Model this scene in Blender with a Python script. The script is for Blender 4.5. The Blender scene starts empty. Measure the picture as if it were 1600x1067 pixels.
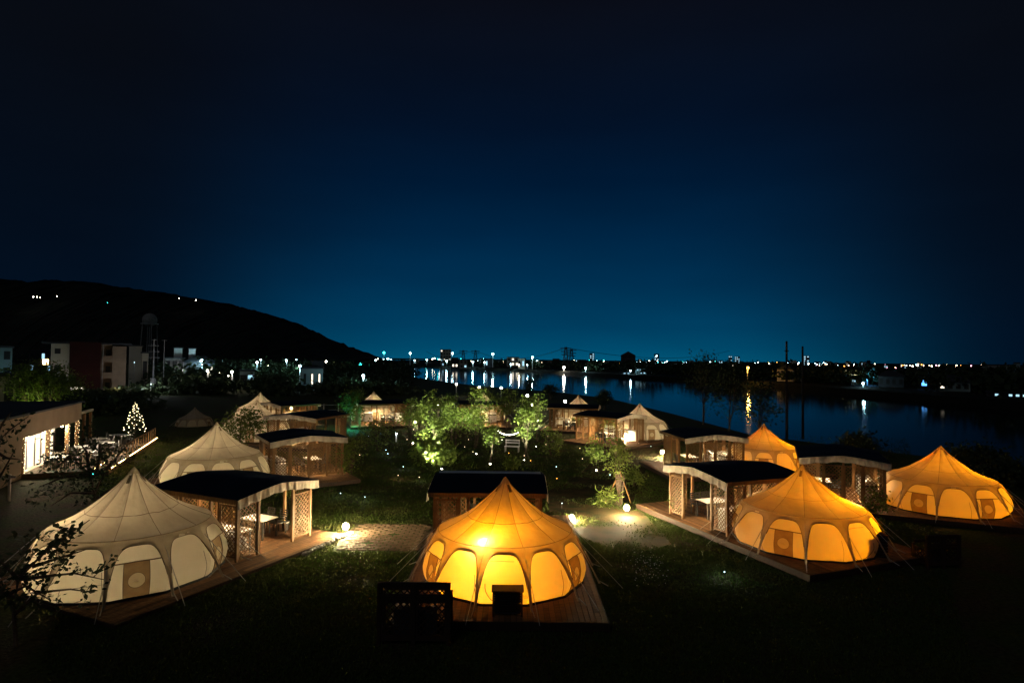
import bpy, math, random
import numpy as np
from mathutils import Vector, Matrix
R = math.radians
rnd = random.Random(7)
sc = bpy.context.scene
COL = sc.collection

# ------------------------------------------------------------------ camera
F, HC = 940.0, 6.95                       # focal length in 1600-px units, eye height in metres
cam_rot = Matrix.Rotation(R(90 + 1.62), 3, 'X') @ Matrix.Rotation(R(0.6), 3, 'Z')
cd = bpy.data.cameras.new('camera'); cam = bpy.data.objects.new('camera', cd); COL.objects.link(cam)
cam.matrix_world = Matrix.Translation((0, 0, HC)) @ cam_rot.to_4x4()
cd.sensor_width = 36; cd.lens = F / 1600 * 36; cd.clip_start = 0.1; cd.clip_end = 12000
sc.camera = cam

# ------------------------------------------------------------------ sky
w = bpy.data.worlds.new('World'); sc.world = w; w.use_nodes = True
nt = w.node_tree; N = nt.nodes; L = nt.links; N.clear()
def nd(t, **k):
    n = N.new(t)
    for a, b in k.items(): setattr(n, a, b)
    return n
tc = nd('ShaderNodeTexCoord'); sep = nd('ShaderNodeSeparateXYZ'); L.new(tc.outputs['Generated'], sep.inputs[0])
def ramp(tree, pts):
    r = tree.nodes.new('ShaderNodeValToRGB'); e = r.color_ramp.elements
    while len(e) > 1: e.remove(e[-1])
    e[0].position = pts[0][0]; e[0].color = (*pts[0][1], 1)
    for p, c in pts[1:]:
        q = e.new(p); q.color = (*c, 1)
    return r
def srgb(r, g, b):
    f = lambda v: (v/255/12.92 if v/255 <= .04045 else ((v/255+.055)/1.055)**2.4)
    return (f(r), f(g), f(b))
centre = ramp(nt, [(0, srgb(2, 88, 122)), (.02, srgb(0, 78, 114)), (.05, srgb(0, 66, 102)), (.12, srgb(0, 50, 84)), (.20, srgb(0, 37, 68)), (.28, srgb(0, 26, 53)),
                   (.36, srgb(3, 19, 41)), (.45, srgb(7, 15, 30)), (.52, srgb(10, 13, 23)), (1, srgb(9, 11, 18))])
side = ramp(nt, [(0, srgb(1, 17, 36)), (.1, srgb(3, 16, 32)), (.25, srgb(5, 13, 25)), (.4, srgb(8, 12, 20)), (1, srgb(8, 10, 16))])
for r_ in (centre, side): L.new(sep.outputs['Z'], r_.inputs[0])
hx = nd('ShaderNodeVectorMath', operation='MULTIPLY'); hx.inputs[1].default_value = (1, 1, 0); L.new(tc.outputs['Generated'], hx.inputs[0])
hn = nd('ShaderNodeVectorMath', operation='NORMALIZE'); L.new(hx.outputs[0], hn.inputs[0])
dt = nd('ShaderNodeVectorMath', operation='DOT_PRODUCT'); a0 = R(3); dt.inputs[1].default_value = (math.sin(a0), math.cos(a0), 0); L.new(hn.outputs[0], dt.inputs[0])
mr = nd('ShaderNodeMapRange', interpolation_type='SMOOTHSTEP'); L.new(dt.outputs['Value'], mr.inputs['Value'])
mr.inputs['From Min'].default_value = math.cos(R(41)); mr.inputs['From Max'].default_value = 1.0
pw = nd('ShaderNodeMath', operation='POWER'); pw.inputs[1].default_value = 1.7; L.new(mr.outputs[0], pw.inputs[0])
mx = nd('ShaderNodeMix', data_type='RGBA'); L.new(pw.outputs[0], mx.inputs['Factor']); L.new(side.outputs[0], mx.inputs['A']); L.new(centre.outputs[0], mx.inputs['B'])
cn = nd('ShaderNodeTexNoise'); cn.inputs['Scale'].default_value = 2.2; cn.inputs['Detail'].default_value = 3
cmp_ = nd('ShaderNodeMapping'); cmp_.inputs['Scale'].default_value = (1, 1, 4); L.new(tc.outputs['Generated'], cmp_.inputs[0]); L.new(cmp_.outputs[0], cn.inputs['Vector'])
cr = nd('ShaderNodeMapRange'); cr.inputs['From Min'].default_value = .3; cr.inputs['From Max'].default_value = .7; cr.inputs['To Min'].default_value = .82; cr.inputs['To Max'].default_value = 1.03; L.new(cn.outputs['Fac'], cr.inputs[0])
bg = nd('ShaderNodeBackground'); L.new(cr.outputs[0], bg.inputs['Strength']); L.new(mx.outputs['Result'], bg.inputs['Color'])
wo = nd('ShaderNodeOutputWorld'); L.new(bg.outputs[0], wo.inputs[0])
sl = bpy.data.lights.new('ambient_fill', 'SUN'); sl.energy = .085; sl.angle = R(25); sl.color = (.92, .96, 1)  # broad soft sun added to lift the dark ground and unlit surfaces
so = bpy.data.objects.new('ambient_fill', sl); COL.objects.link(so); so.rotation_euler = (R(42), R(-30), 0)
vs = sc.view_settings; vs.view_transform = 'Standard'; vs.look = 'None'; vs.gamma = 1; vs.use_curve_mapping = False; vs.exposure = 0
cy = sc.cycles; cy.use_denoising = True; cy.max_bounces = 6; cy.diffuse_bounces = 3; cy.glossy_bounces = 3; cy.transmission_bounces = 3
cy.transparent_max_bounces = 6; cy.sample_clamp_indirect = 3; cy.caustics_reflective = False; cy.caustics_refractive = False

# ------------------------------------------------------------------ helpers
def ray(px, py): return cam_rot @ Vector(((px-800)/F, -(py-533.5)/F, -1))
def P(px, py, z=0.0):
    d = ray(px, py); t = (z-HC)/d.z; return Vector((d.x*t, d.y*t, z))
def at(px, py, Y):
    d = ray(px, py); t = Y/d.y; return Vector((d.x*t, Y, HC+d.z*t))

def mat(name, base, rough=.8, spec=.3, noise=0, nscale=8, c2=None, bump=0, bscale=30, metal=0, transl=0, stretch=None, emit=None, estr=0):
    m = bpy.data.materials.new(name); m.use_nodes = True; t = m.node_tree; n = t.nodes; l = t.links
    b = n['Principled BSDF']; b.inputs['Base Color'].default_value = (*base, 1); b.inputs['Roughness'].default_value = rough
    b.inputs['Specular IOR Level'].default_value = spec; b.inputs['Metallic'].default_value = metal
    co = n.new('ShaderNodeTexCoord'); src = co.outputs['Object']
    if stretch:
        mp = n.new('ShaderNodeMapping'); mp.inputs['Scale'].default_value = stretch; l.new(src, mp.inputs[0]); src = mp.outputs[0]
    if c2 is not None:
        tx = n.new('ShaderNodeTexNoise'); tx.inputs['Scale'].default_value = nscale; tx.inputs['Detail'].default_value = 5; l.new(src, tx.inputs['Vector'])
        rp = ramp(t, [(.35, base), (.65, c2)]); l.new(tx.outputs['Fac'], rp.inputs[0]); l.new(rp.outputs[0], b.inputs['Base Color'])
        colsrc = rp.outputs[0]
    else: colsrc = None
    if bump:
        t2 = n.new('ShaderNodeTexNoise'); t2.inputs['Scale'].default_value = bscale; t2.inputs['Detail'].default_value = 4; l.new(src, t2.inputs['Vector'])
        bm = n.new('ShaderNodeBump'); bm.inputs['Strength'].default_value = bump; bm.inputs['Distance'].default_value = .05
        l.new(t2.outputs['Fac'], bm.inputs['Height']); l.new(bm.outputs[0], b.inputs['Normal'])
    if transl:
        tr = n.new('ShaderNodeBsdfTranslucent'); tr.inputs[0].default_value = (*base, 1)
        if bump: l.new(bm.outputs[0], tr.inputs['Normal'])
        if colsrc: l.new(colsrc, tr.inputs[0])
        ms = n.new('ShaderNodeMixShader'); ms.inputs[0].default_value = transl
        l.new(b.outputs[0], ms.inputs[1]); l.new(tr.outputs[0], ms.inputs[2]); l.new(ms.outputs[0], n['Material Output'].inputs[0])
    if emit: b.inputs['Emission Color'].default_value = (*emit, 1); b.inputs['Emission Strength'].default_value = estr
    return m
def glow(name, col, s):
    m = bpy.data.materials.new(name); m.use_nodes = True; t = m.node_tree; t.nodes.clear()
    e = t.nodes.new('ShaderNodeEmission'); e.inputs[0].default_value = (*col, 1); e.inputs[1].default_value = s
    o = t.nodes.new('ShaderNodeOutputMaterial'); t.links.new(e.outputs[0], o.inputs[0]); return m

M = dict(
    canvas=mat('canvas', (.66, .59, .47), .9, .1, c2=(.54, .47, .36), nscale=1.4, bump=.6, bscale=4, transl=.55),
    wallcanvas=mat('wall_canvas', (.80, .74, .60), .9, .1, c2=(.76, .69, .54), nscale=1.6, bump=.4, bscale=3.5, transl=.72),
    skirt=mat('skirt_canvas', (.50, .42, .31), .9, .1, c2=(.42, .35, .25), nscale=3, bump=.25, bscale=6, transl=.5),
    doorcloth=mat('door_canvas', (.40, .28, .15), .9, .1, c2=(.33, .22, .12), nscale=4, transl=.5),
    moon=mat('door_window_canvas', (.62, .52, .34), .9, .1, transl=.55),
    binding=mat('binding', (.18, .125, .075), .8, .2),
    rope=mat('rope', (.45, .42, .38), .8, .2),
    ground_sheet=mat('ground_sheet', (.015, .014, .013), .6),
    deck=mat('deck_wood', (.25, .135, .058), .7, .25, c2=(.15, .08, .035), nscale=3, bump=.2, bscale=20, stretch=(1, 6, 1)),
    wood=mat('brown_wood', (.24, .135, .05), .6, .3, c2=(.17, .09, .035), nscale=6, bump=.1, stretch=(4, 4, .6)),
    darkwood=mat('dark_wood', (.055, .032, .02), .6, .3, c2=(.035, .02, .013), nscale=6, stretch=(4, 4, .6)),
    roofcloth=mat('navy_roof_cloth', (.010, .013, .022), .75, .2, c2=(.014, .017, .028), nscale=2, bump=.3, bscale=3),
    valance=mat('valance_cloth', (.62, .56, .47), .9, .1, c2=(.50, .45, .38), nscale=5, bump=.3, bscale=8, transl=.35),
    steel=mat('steel', (.55, .55, .55), .3, .5, metal=.9),
    white=mat('white_paint', (.75, .74, .72), .45, .4),
    black=mat('black_plastic', (.02, .02, .02), .45, .4),
    trunk=mat('bark', (.13, .10, .075), .9, .1, c2=(.07, .055, .04), nscale=14, bump=.4, bscale=40),
    leaf=mat('leaf_green', (.10, .15, .025), .55, .35, c2=(.15, .19, .04), nscale=1.2, transl=.4),
    leafd=mat('leaf_dark', (.03, .05, .02), .65, .3, c2=(.05, .07, .03), nscale=1.2, transl=.25),
    concrete=mat('concrete', (.30, .29, .27), .85, .2, c2=(.22, .21, .2), nscale=2, bump=.1),
    pole=mat('grey_pole', (.38, .38, .37), .6, .3),
    tan=mat('tan_render', (.30, .22, .15), .9, .1, c2=(.24, .175, .12), nscale=.8, bump=.1),
    cream=mat('cream_render', (.55, .50, .40), .9, .1, c2=(.47, .42, .33), nscale=.4),
    redw=mat('dark_red_render', (.042, .013, .011), .9, .1, c2=(.032, .011, .01), nscale=.4),
    paver=mat('paver_brick', (.12, .08, .048), .85, .2, c2=(.07, .055, .035), nscale=3, bump=.3),
    darkb=mat('dark_facade', (.06, .065, .075), .8, .2, c2=(.04, .042, .05), nscale=.2),
    teal=mat('teal_lit_facade', (.25, .33, .34), .8, .2),  # teal: blue-green light on the walls is put into the colour
    g_white=glow('glow_white', (1, .9, .72), 30), g_warm=glow('glow_warm', (1, .62, .25), 14), g_cool=glow('glow_cool', (.55, .92, 1), 22),
    g_teal=glow('glow_teal', (.05, .85, .8), 9), g_orange=glow('glow_orange', (1, .35, .06), 9), g_amber=glow('glow_amber', (1, .5, .08), 22),
    g_pink=glow('glow_pink', (1, .35, .5), 12), g_blue=glow('glow_blue', (.1, .4, 1), 3), g_win=glow('window_light', (1, .88, .68), 1.9),
    g_winc=glow('window_light_cool', (.45, .8, 1), 1.2), g_lamp=glow('bulb_light', (1, .78, .5), 25), g_flood=glow('flood_globe', (1, .76, .42), 2000), g_flood_dim=glow('flood_globe_dim', (1, .8, .5), 1000), g_dot=glow('stake_light_warm', (1, .72, .40), 4), g_cafe=glow('cafe_window_light', (1, .84, .58), 1.7), g_dotc=glow('stake_light_cool', (.6, .9, 1), 6), g_fairy=glow('fairy_light', (1, .78, .42), 6),
)

t_ = M['deck'].node_tree; b_ = t_.nodes['Principled BSDF']; gi = t_.nodes.new('ShaderNodeNewGeometry'); src_ = b_.inputs['Base Color'].links[0].from_socket
mm_ = t_.nodes.new('ShaderNodeMix'); mm_.data_type = 'RGBA'; mm_.blend_type = 'MULTIPLY'; mm_.inputs['Factor'].default_value = 1; rr_ = ramp(t_, [(0, (.55, .55, .55)), (1, (1.25, 1.2, 1.15))])
t_.links.new(gi.outputs['Random Per Island'], rr_.inputs[0]); t_.links.new(rr_.outputs[0], mm_.inputs['A']); t_.links.new(src_, mm_.inputs['B']); t_.links.new(mm_.outputs['Result'], b_.inputs['Base Color'])
def tag(o, label=None, cat=None, group=None, kind=None):
    if label: o['label'] = label
    if cat: o['category'] = cat
    if group: o['group'] = group
    if kind: o['kind'] = kind
    return o
def empty(name, loc=(0, 0, 0), rz=0, s=1, label=None, cat=None, group=None):
    o = bpy.data.objects.new(name, None); COL.objects.link(o); o.empty_display_size = .3
    o.location = loc; o.rotation_euler.z = rz; o.scale = (s, s, s); return tag(o, label, cat, group)
class MB:
    def __init__(s): s.v = []; s.f = []; s.sm = False
    def add(s, vs, fs):
        o = len(s.v); s.v += [tuple(v) for v in vs]; s.f += [tuple(i+o for i in f) for f in fs]; return s
    def box(s, x0, x1, y0, y1, z0, z1):
        return s.add([(x0,y0,z0),(x1,y0,z0),(x1,y1,z0),(x0,y1,z0),(x0,y0,z1),(x1,y0,z1),(x1,y1,z1),(x0,y1,z1)],
                     [(0,3,2,1),(4,5,6,7),(0,1,5,4),(1,2,6,5),(2,3,7,6),(3,0,4,7)])
    def bar(s, a, b, w, h=None, up=(0, 0, 1)):
        a = Vector(a); b = Vector(b); d = (b-a).normalized(); h = h or w; u = Vector(up)
        if abs(d.dot(u)) > .98: u = Vector((0, 1, 0))
        x = d.cross(u).normalized()*w/2; y = x.cross(d).normalized()*h/2
        return s.add([a-x-y, a+x-y, a+x+y, a-x+y, b-x-y, b+x-y, b+x+y, b-x+y], [(0,3,2,1),(4,5,6,7),(0,1,5,4),(1,2,6,5),(2,3,7,6),(3,0,4,7)])
    def tube(s, pts, r, n=6, closed=False):
        pts = [Vector(p) for p in pts]; k = len(pts); rr = r if isinstance(r, (list, tuple)) else [r]*k; rings = []
        for i, p in enumerate(pts):
            if closed: d = pts[(i+1) % k]-pts[i-1]
            else: d = pts[min(i+1, k-1)]-pts[max(i-1, 0)]
            d.normalize(); u = Vector((0, 0, 1)) if abs(d.z) < .9 else Vector((1, 0, 0))
            x = d.cross(u).normalized(); y = x.cross(d)
            rings.append([p+(x*math.cos(2*math.pi*j/n)+y*math.sin(2*math.pi*j/n))*rr[i] for j in range(n)])
        fs = []
        for i in range(k if closed else k-1):
            for j in range(n): fs.append((i*n+j, ((i+1) % k)*n+j, ((i+1) % k)*n+(j+1) % n, i*n+(j+1) % n))
        if not closed: fs += [tuple(range(n)), tuple((k-1)*n+j for j in reversed(range(n)))]
        return s.add([v for q in rings for v in q], fs)
    def lathe(s, prof, n=16, c=(0, 0, 0)):
        vs = [(c[0]+r*math.cos(2*math.pi*j/n), c[1]+r*math.sin(2*math.pi*j/n), c[2]+z) for r, z in prof for j in range(n)]
        fs = [(i*n+j, i*n+(j+1) % n, (i+1)*n+(j+1) % n, (i+1)*n+j) for i in range(len(prof)-1) for j in range(n)]
        return s.add(vs, fs)
    def ball(s, c, r, n=8, m=6): return s.lathe([(max(r*math.sin(math.pi*i/m), r*.02), -r*math.cos(math.pi*i/m)) for i in range(m+1)], n, c)
    def grid(s, fn, nu, nv):
        return s.add([fn(i/nu, j/nv) for j in range(nv+1) for i in range(nu+1)],
                     [(j*(nu+1)+i, j*(nu+1)+i+1, (j+1)*(nu+1)+i+1, (j+1)*(nu+1)+i) for j in range(nv) for i in range(nu)])
    def build(s, name, m, parent=None, smooth=False, kind=None):
        me = bpy.data.meshes.new(name); me.from_pydata(s.v, [], s.f); me.materials.append(m); me.update()
        if smooth: me.polygons.foreach_set('use_smooth', [True]*len(me.polygons))
        o = bpy.data.objects.new(name, me); COL.objects.link(o); o.parent = parent
        if kind: o['kind'] = kind
        return o
def kids(o): return [c for c in COL.objects if c.parent == o]
def copy_tree(o, parent=None, skip=()):
    # a thing, its parts and their sub-parts
    c = o.copy(); COL.objects.link(c); c.parent = parent
    for ch in CH.setdefault(o.name, kids(o)): copy_tree(ch, c)
    return c
CH = {}
def linked(o, parent, name=None):
    c = bpy.data.objects.new(name or o.name.split('.')[0], o.data); COL.objects.link(c); c.parent = parent; return c
def point(loc, power, col=(1, .7, .4), r=.06, name='lamp_light', parent=None):
    l = bpy.data.lights.new(name, 'POINT'); l.energy = power; l.color = col; l.shadow_soft_size = r
    o = bpy.data.objects.new(name, l); COL.objects.link(o); o.location = loc; o.parent = parent; return o
def ordw(i):
    a = 'first second third fourth fifth sixth seventh eighth ninth tenth eleventh twelfth thirteenth fourteenth fifteenth sixteenth seventeenth eighteenth nineteenth'.split()
    if i < 19: return a[i]
    if i >= 99: return 'hundredth' if i == 99 else 'hundred-and-'+ordw(i-100)
    t = ['twent', 'thirt', 'fort', 'fift', 'sixt', 'sevent', 'eight', 'ninet'][(i+1)//10-2]
    return t+'ieth' if (i+1) % 10 == 0 else t+'y-'+a[(i+1) % 10-1]

# ------------------------------------------------------------------ ground, river
crest = [(90, -60), (50, 10), (34.5, 39), (29.5, 47), (22.6, 57), (21, 78), (17.5, 108), (8, 130), (-8, 150), (-33, 207), (-75, 330), (-140, 520), (-300, 800)]
far = [(180, -60), (118, 60), (106, 123), (101, 158), (93, 243), (64, 300), (26, 415), (-108, 634), (-300, 802)]
def land(name, outline, edge, z, mt, dirn):
    mb = MB(); n = len(edge)
    vs = [(x, y, z) for x, y in outline+edge]
    import mathutils.geometry as G
    tri = G.tessellate_polygon([[Vector(v) for v in vs]])
    mb.add(vs, tri)
    sl = []
    for i, (x, y) in enumerate(edge):
        a = Vector(edge[max(i-1, 0)]); b = Vector(edge[min(i+1, n-1)]); d = (b-a).normalized(); nn = Vector((d.y, -d.x))*dirn
        sl += [(x, y, z), (x+nn.x*6.5, y+nn.y*6.5, -3.4)]
    mb.add(sl, [(2*i, 2*i+1, 2*i+3, 2*i+2) for i in range(n-1)])
    o = mb.build(name, mt); return tag(o, kind='structure')
def ground_mat():
    m = bpy.data.materials.new('lawn'); m.use_nodes = True; t = m.node_tree; n = t.nodes; l = t.links; b = n['Principled BSDF']
    co = n.new('ShaderNodeTexCoord')
    a = n.new('ShaderNodeTexNoise'); a.inputs['Scale'].default_value = .55; a.inputs['Detail'].default_value = 6; l.new(co.outputs['Object'], a.inputs['Vector'])
    f = n.new('ShaderNodeTexNoise'); f.inputs['Scale'].default_value = 9; f.inputs['Detail'].default_value = 6; l.new(co.outputs['Object'], f.inputs['Vector'])
    r1 = ramp(t, [(.40, (.055, .085, .018)), (.62, (.075, .06, .028))]); l.new(a.outputs['Fac'], r1.inputs[0])
    r2 = ramp(t, [(.3, (.35, .35, .35)), (.7, (1.2, 1.2, 1.2))]); l.new(f.outputs['Fac'], r2.inputs[0])
    mm = n.new('ShaderNodeMix'); mm.data_type = 'RGBA'; mm.blend_type = 'MULTIPLY'; mm.inputs['Factor'].default_value = 1
    l.new(r1.outputs[0], mm.inputs['A']); l.new(r2.outputs[0], mm.inputs['B']); l.new(mm.outputs['Result'], b.inputs['Base Color'])
    b.inputs['Roughness'].default_value = .9; b.inputs['Specular IOR Level'].default_value = .15
    bm = n.new('ShaderNodeBump'); bm.inputs['Strength'].default_value = .9; bm.inputs['Distance'].default_value = .08; l.new(f.outputs['Fac'], bm.inputs['Height']); l.new(bm.outputs[0], b.inputs['Normal'])
    return m
M['lawn'] = ground_mat()
M['bank'] = mat('bank_soil', (.014, .016, .010), .95, .05, c2=(.022, .02, .014), nscale=.3)
M['path'] = mat('sandy_path', (.075, .048, .024), .9, .1, c2=(.028, .032, .012), nscale=1.5, bump=.4, bscale=14)
g = land('ground', [(-300, 4500), (-5000, 4500), (-5000, -400), (90, -400)], crest, 0, M['lawn'], 1)
land('far_bank_ground', [(-300, 5000), (5000, 5000), (5000, -400), (180, -400)], far, -.9, M['bank'], -1)
wm = mat('river_water', (.002, .005, .008), .07, .5, bump=0)
t = wm.node_tree; b = t.nodes['Principled BSDF']; b.inputs['IOR'].default_value = 1.33
tx = t.nodes.new('ShaderNodeTexNoise'); tx.inputs['Scale'].default_value = .9; tx.inputs['Detail'].default_value = 3
co = t.nodes.new('ShaderNodeTexCoord'); t.links.new(co.outputs['Object'], tx.inputs['Vector'])
bm = t.nodes.new('ShaderNodeBump'); bm.inputs['Strength'].default_value = .12; bm.inputs['Distance'].default_value = .1
t.links.new(tx.outputs['Fac'], bm.inputs['Height']); t.links.new(bm.outputs[0], b.inputs['Normal'])
water = MB().add([(-700, -300, -2.5), (400, -300, -2.5), (400, 1200, -2.5), (-700, 1200, -2.5)], [(0, 1, 2, 3)]).build('river_water', wm); tag(water, kind='structure')
# sandy path sheets
pth = MB()
for poly in ([(850, 800), (985, 780), (1050, 850), (985, 868), (900, 835)], [(860, 800), (985, 800), (1000, 745), (905, 742), (850, 770)], [(905, 742), (1000, 745), (1040, 700), (1000, 690), (940, 705)]):
    pts = [P(x, y, .004+.004*len(pth.f)) for x, y in poly]; pth.add(pts, [tuple(reversed(range(len(pts))))])
tag(pth.build('path', M['path']), kind='structure')

# ------------------------------------------------------------------ tent
ZS, RS = 1.45, 2.05
PROF = [(0.03, 2.96), (.13, 2.84), (.26, 2.68), (.44, 2.50), (.68, 2.28), (.93, 2.075), (1.18, 1.88), (1.5, 1.70), (1.8, 1.56), (RS, ZS)]
WALL = [(0, 2.36), (.2, 2.45), (.45, 2.50), (.8, 2.42), (1.1, 2.28), (1.45, 2.07)]
def lerp1(tab, x):
    for (a, p), (b, q) in zip(tab, tab[1:]):
        if x <= b: return p+(q-p)*max(0, (x-a)/(b-a))
    return tab[-1][1]
def rw(z): return lerp1(WALL, max(0, min(z, 1.45)))
FAC = math.cos(R(15))
def wp(k, u, z, off=0):
    th = R(30*k-90+15*u); r = (rw(z)+.04)*FAC/math.cos(R(15*u))+off
    r += (.012*math.sin(z*6+k*2)+.008*math.sin(z*9-u*4+k)+.006*math.sin(u*8+z*5+k*3))*(1-u*u)
    return (r*math.cos(th), r*math.sin(th), z)
def zt(u): return max(.72, min(1.37, arch(u)+.06))
def arch(u):
    s = min(abs(u)/.95, 1); return .05+1.26*max(0, 1-s**4.6)**(1/2.3)
def sp(k, u, t, off=0):
    zb = arch(u); z = ZS+t*(zb-ZS); th = R(30*k-90+15*u)
    wgt = max(0, (abs(u)-.35)/.65)**1.6
    r_in = (rw(z)+.055)*FAC/math.cos(R(15*u)); r_in = r_in if z < 1.38 else r_in+(RS-r_in)*(z-1.38)/.07
    tipz = (ZS-z)/ZS; r_out = RS+.95*tipz**.85
    r = r_in*(1-wgt)+max(r_out, r_in)*wgt+off
    return (r*math.cos(th), r*math.sin(th), z)
def rp_(k, u, q, off=0):
    i = q*(len(PROF)-1); a = min(int(i), len(PROF)-2); f = i-a
    r = PROF[a][0]*(1-f)+PROF[a+1][0]*f; z = PROF[a][1]*(1-f)+PROF[a+1][1]*f
    r = r*(1-.035*(1-u*u)*math.sin(math.pi*min(q*1.0, 1)))*(1 if q < 1 else 1)
    th = R(30*k-90+15*u); e = (.010*math.sin(u*5+k*1.7+q*9)+.007*math.sin(u*11-q*23+k*2.9)+.006*math.sin(q*41+u*3+k))*(1-u*u)*math.sin(math.pi*q)
    return ((r+off)*math.cos(th), (r+off)*math.sin(th), z+off+e-.03*(1-u*u)*math.sin(math.pi*q))
def make_tent():
    t = empty('lotus_tent')
    roof = MB()
    for k in range(12):
        roof.grid(lambda a, b: rp_(k, 2*a-1, .1+.9*b), 8, 26)
    roof.build('roof_canvas', M['canvas'], t, True)
    cap = MB(); cap.lathe([(.01, 3.02), (.05, 2.98), (.15, 2.84)], 12); cap.build('apex_cap', M['skirt'], t, True)
    for k in (1, 4, 7, 10):                                   # dark vent flaps below the cap
        v = MB(); v.add([rp_(k, -.75, .14, .012), rp_(k, .75, .14, .012), rp_(k, .55, .27, .014), rp_(k, -.55, .27, .014)], [(0, 1, 2, 3)])
        v.build('vent_opening', M['binding'], t)
    seams = MB()
    for k in range(12): seams.tube([rp_(k, 1, .1+.9*i/16, .003) for i in range(17)], .0055, 4)
    for q in (.667, 1.0): seams.tube([rp_(k, u, q, .006) for k in range(12) for u in (-1, -.5, 0, .5)], .007, 4, True)
    seams.build('seam_tape', M['binding'], t)
    sk = MB()
    for k in range(12):
        US = [-1, -.985, -.97, -.955, -.94, -.92, -.89, -.85, -.78, -.68, -.55, -.4, -.2, 0, .2, .4, .55, .68, .78, .85, .89, .92, .94, .955, .97, .985, 1]
        sk.grid(lambda a, b: sp(k, US[round(a*26)], b), 26, 12)
    sk.build('skirt', M['skirt'], t, True)
    for k in range(12):
        e = MB(); e.tube([sp(k, u/26, 1, .008) for u in range(-24, 25)], .009, 4); e.build('arch_binding', M['binding'], t)
        plain = k in (0, 1, 3, 5, 7, 9, 11)
        wl = MB()
        if plain:
            wl.grid(lambda a, b: wp(k, 2*a-1, b*zt(2*a-1)), 12, 14)
            wl.build('wall_panel', M['wallcanvas'], t, True)
            if k == 0:
                zp = MB(); zp.tube([wp(k, .78*math.cos(R(a)), .62-.58*math.sin(R(a)), .01) for a in range(0, 181, 10)], .010, 4)
                zp.build('zipper', M['binding'], t)
                MB().tube([wp(k, -.62+1.1*i/8, 1.15, .01) for i in range(9)], .006, 4).build('fold_line', M['binding'], t)
                mk = MB()                                    # small printed crown mark low on the wall
                c = wp(k, .93, .24, .012); ex = Vector((math.cos(R(15)), math.sin(R(15)), 0))
                for a, b_ in (((-.05, 0), (.05, 0)), ((-.05, 0), (-.07, .08)), ((-.07, .08), (-.02, .03)), ((-.02, .03), (0, .1)), ((0, .1), (.025, .03)), ((.025, .03), (.07, .07)), ((.07, .07), (.05, 0))):
                    mk.bar(Vector(c)+ex*a[0]+Vector((0, 0, a[1])), Vector(c)+ex*b_[0]+Vector((0, 0, b_[1])), .012, .004)
                mk.build('printed_mark', M['binding'], t)
            else:
                zp = MB(); zp.tube([wp(k, .86-.02*i, .02+.13*i, .008) for i in range(7)], .006, 4); zp.build('zipper', M['binding'], t)
        else:
            u0, u1, z0, z1 = -.52, .40, .04, .93
            wl.grid(lambda a, b: wp(k, -1+(u0+1)*a, b*zt(-1+(u0+1)*a)), 5, 14)
            wl.grid(lambda a, b: wp(k, u1+(1-u1)*a, b*zt(u1+(1-u1)*a)), 6, 14)
            wl.grid(lambda a, b: wp(k, u0+(u1-u0)*a, z1+b*(zt(u0+(u1-u0)*a)-z1)), 9, 6)
            wl.grid(lambda a, b: wp(k, u0+(u1-u0)*a, b*z0), 9, 1)
            wl.build('wall_panel', M['wallcanvas'], t, True)
            cu, cz, n = (u0+u1)/2, .50, 40; ru, rz = .255, .255/1.25*.93
            ru = .30; rz = .30*15*math.pi/180*2.45
            def edge(a):
                c, s = math.cos(a), math.sin(a); hu, hz = (u1-u0)/2, (z1-z0)/2; cz2 = (z0+z1)/2
                k2 = min(hu/abs(c) if abs(c) > 1e-6 else 9e9, hz/abs(s) if abs(s) > 1e-6 else 9e9); return cu+k2*c, cz2+k2*s
            dr = MB(); rings = []
            for q in (0, .5, 1):
                for j in range(n):
                    a = 2*math.pi*j/n; eu, ez = edge(a); iu, iz = cu+ru*math.cos(a), cz+rz*math.sin(a)
                    rings.append(wp(k, iu+(eu-iu)*q, iz+(ez-iz)*q, .004))
            dr.add(rings, [(i*n+j, i*n+(j+1) % n, (i+1)*n+(j+1) % n, (i+1)*n+j) for i in range(2) for j in range(n)])
            d = dr.build('door', M['doorcloth'], t, True)
            ds = MB(); ds.add([wp(k, cu+ru*q*math.cos(2*math.pi*j/n), cz+rz*q*math.sin(2*math.pi*j/n), .005) for q in (.02, .5, 1) for j in range(n)],
                              [(i*n+j, i*n+(j+1) % n, (i+1)*n+(j+1) % n, (i+1)*n+j) for i in range(2) for j in range(n)]+[tuple(range(n))])
            ds.build('door_window', M['moon'], d, True)
            fr = MB(); fr.tube([wp(k, -.9+1.8*i/10, z1+.01, .012) for i in range(11)], .016, 4)
            fr.tube([wp(k, u0, z0+(z1-z0)*i/8, .01) for i in range(9)], .009, 4); fr.tube([wp(k, u1, z0+(z1-z0)*i/8, .01) for i in range(9)], .009, 4)
            fr.tube([wp(k, cu+ru*math.cos(R(a)), cz+rz*math.sin(R(a)), .01) for a in range(0, 360, 15)], .006, 4, True)
            fr.build('door_trim', M['binding'], d)
    base = MB(); base.lathe([(2.36, 0.0), (2.47, 0.0), (2.46, .05), (2.36, .055)], 12)
    base.v = [(x*math.cos(R(15))-y*math.sin(R(15)), x*math.sin(R(15))+y*math.cos(R(15)), z) for x, y, z in base.v]
    base.build('ground_sheet', M['ground_sheet'], t)
    rp0 = None
    for k in range(12):
        th = R(30*k-75)
        if rp0 is None:
            g_ = MB(); g_.tube([(2.93, 0, .12), (3.2, 0, .0)], .014, 5); g_.tube([(2.32, 0, 1.22), (3.62, 0, -.02)], .010, 5); rp0 = g_.build('guy_rope', M['rope'], t)
            o = rp0
        else: o = linked(rp0, t, 'guy_rope')
        o.rotation_euler.z = th
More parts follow.
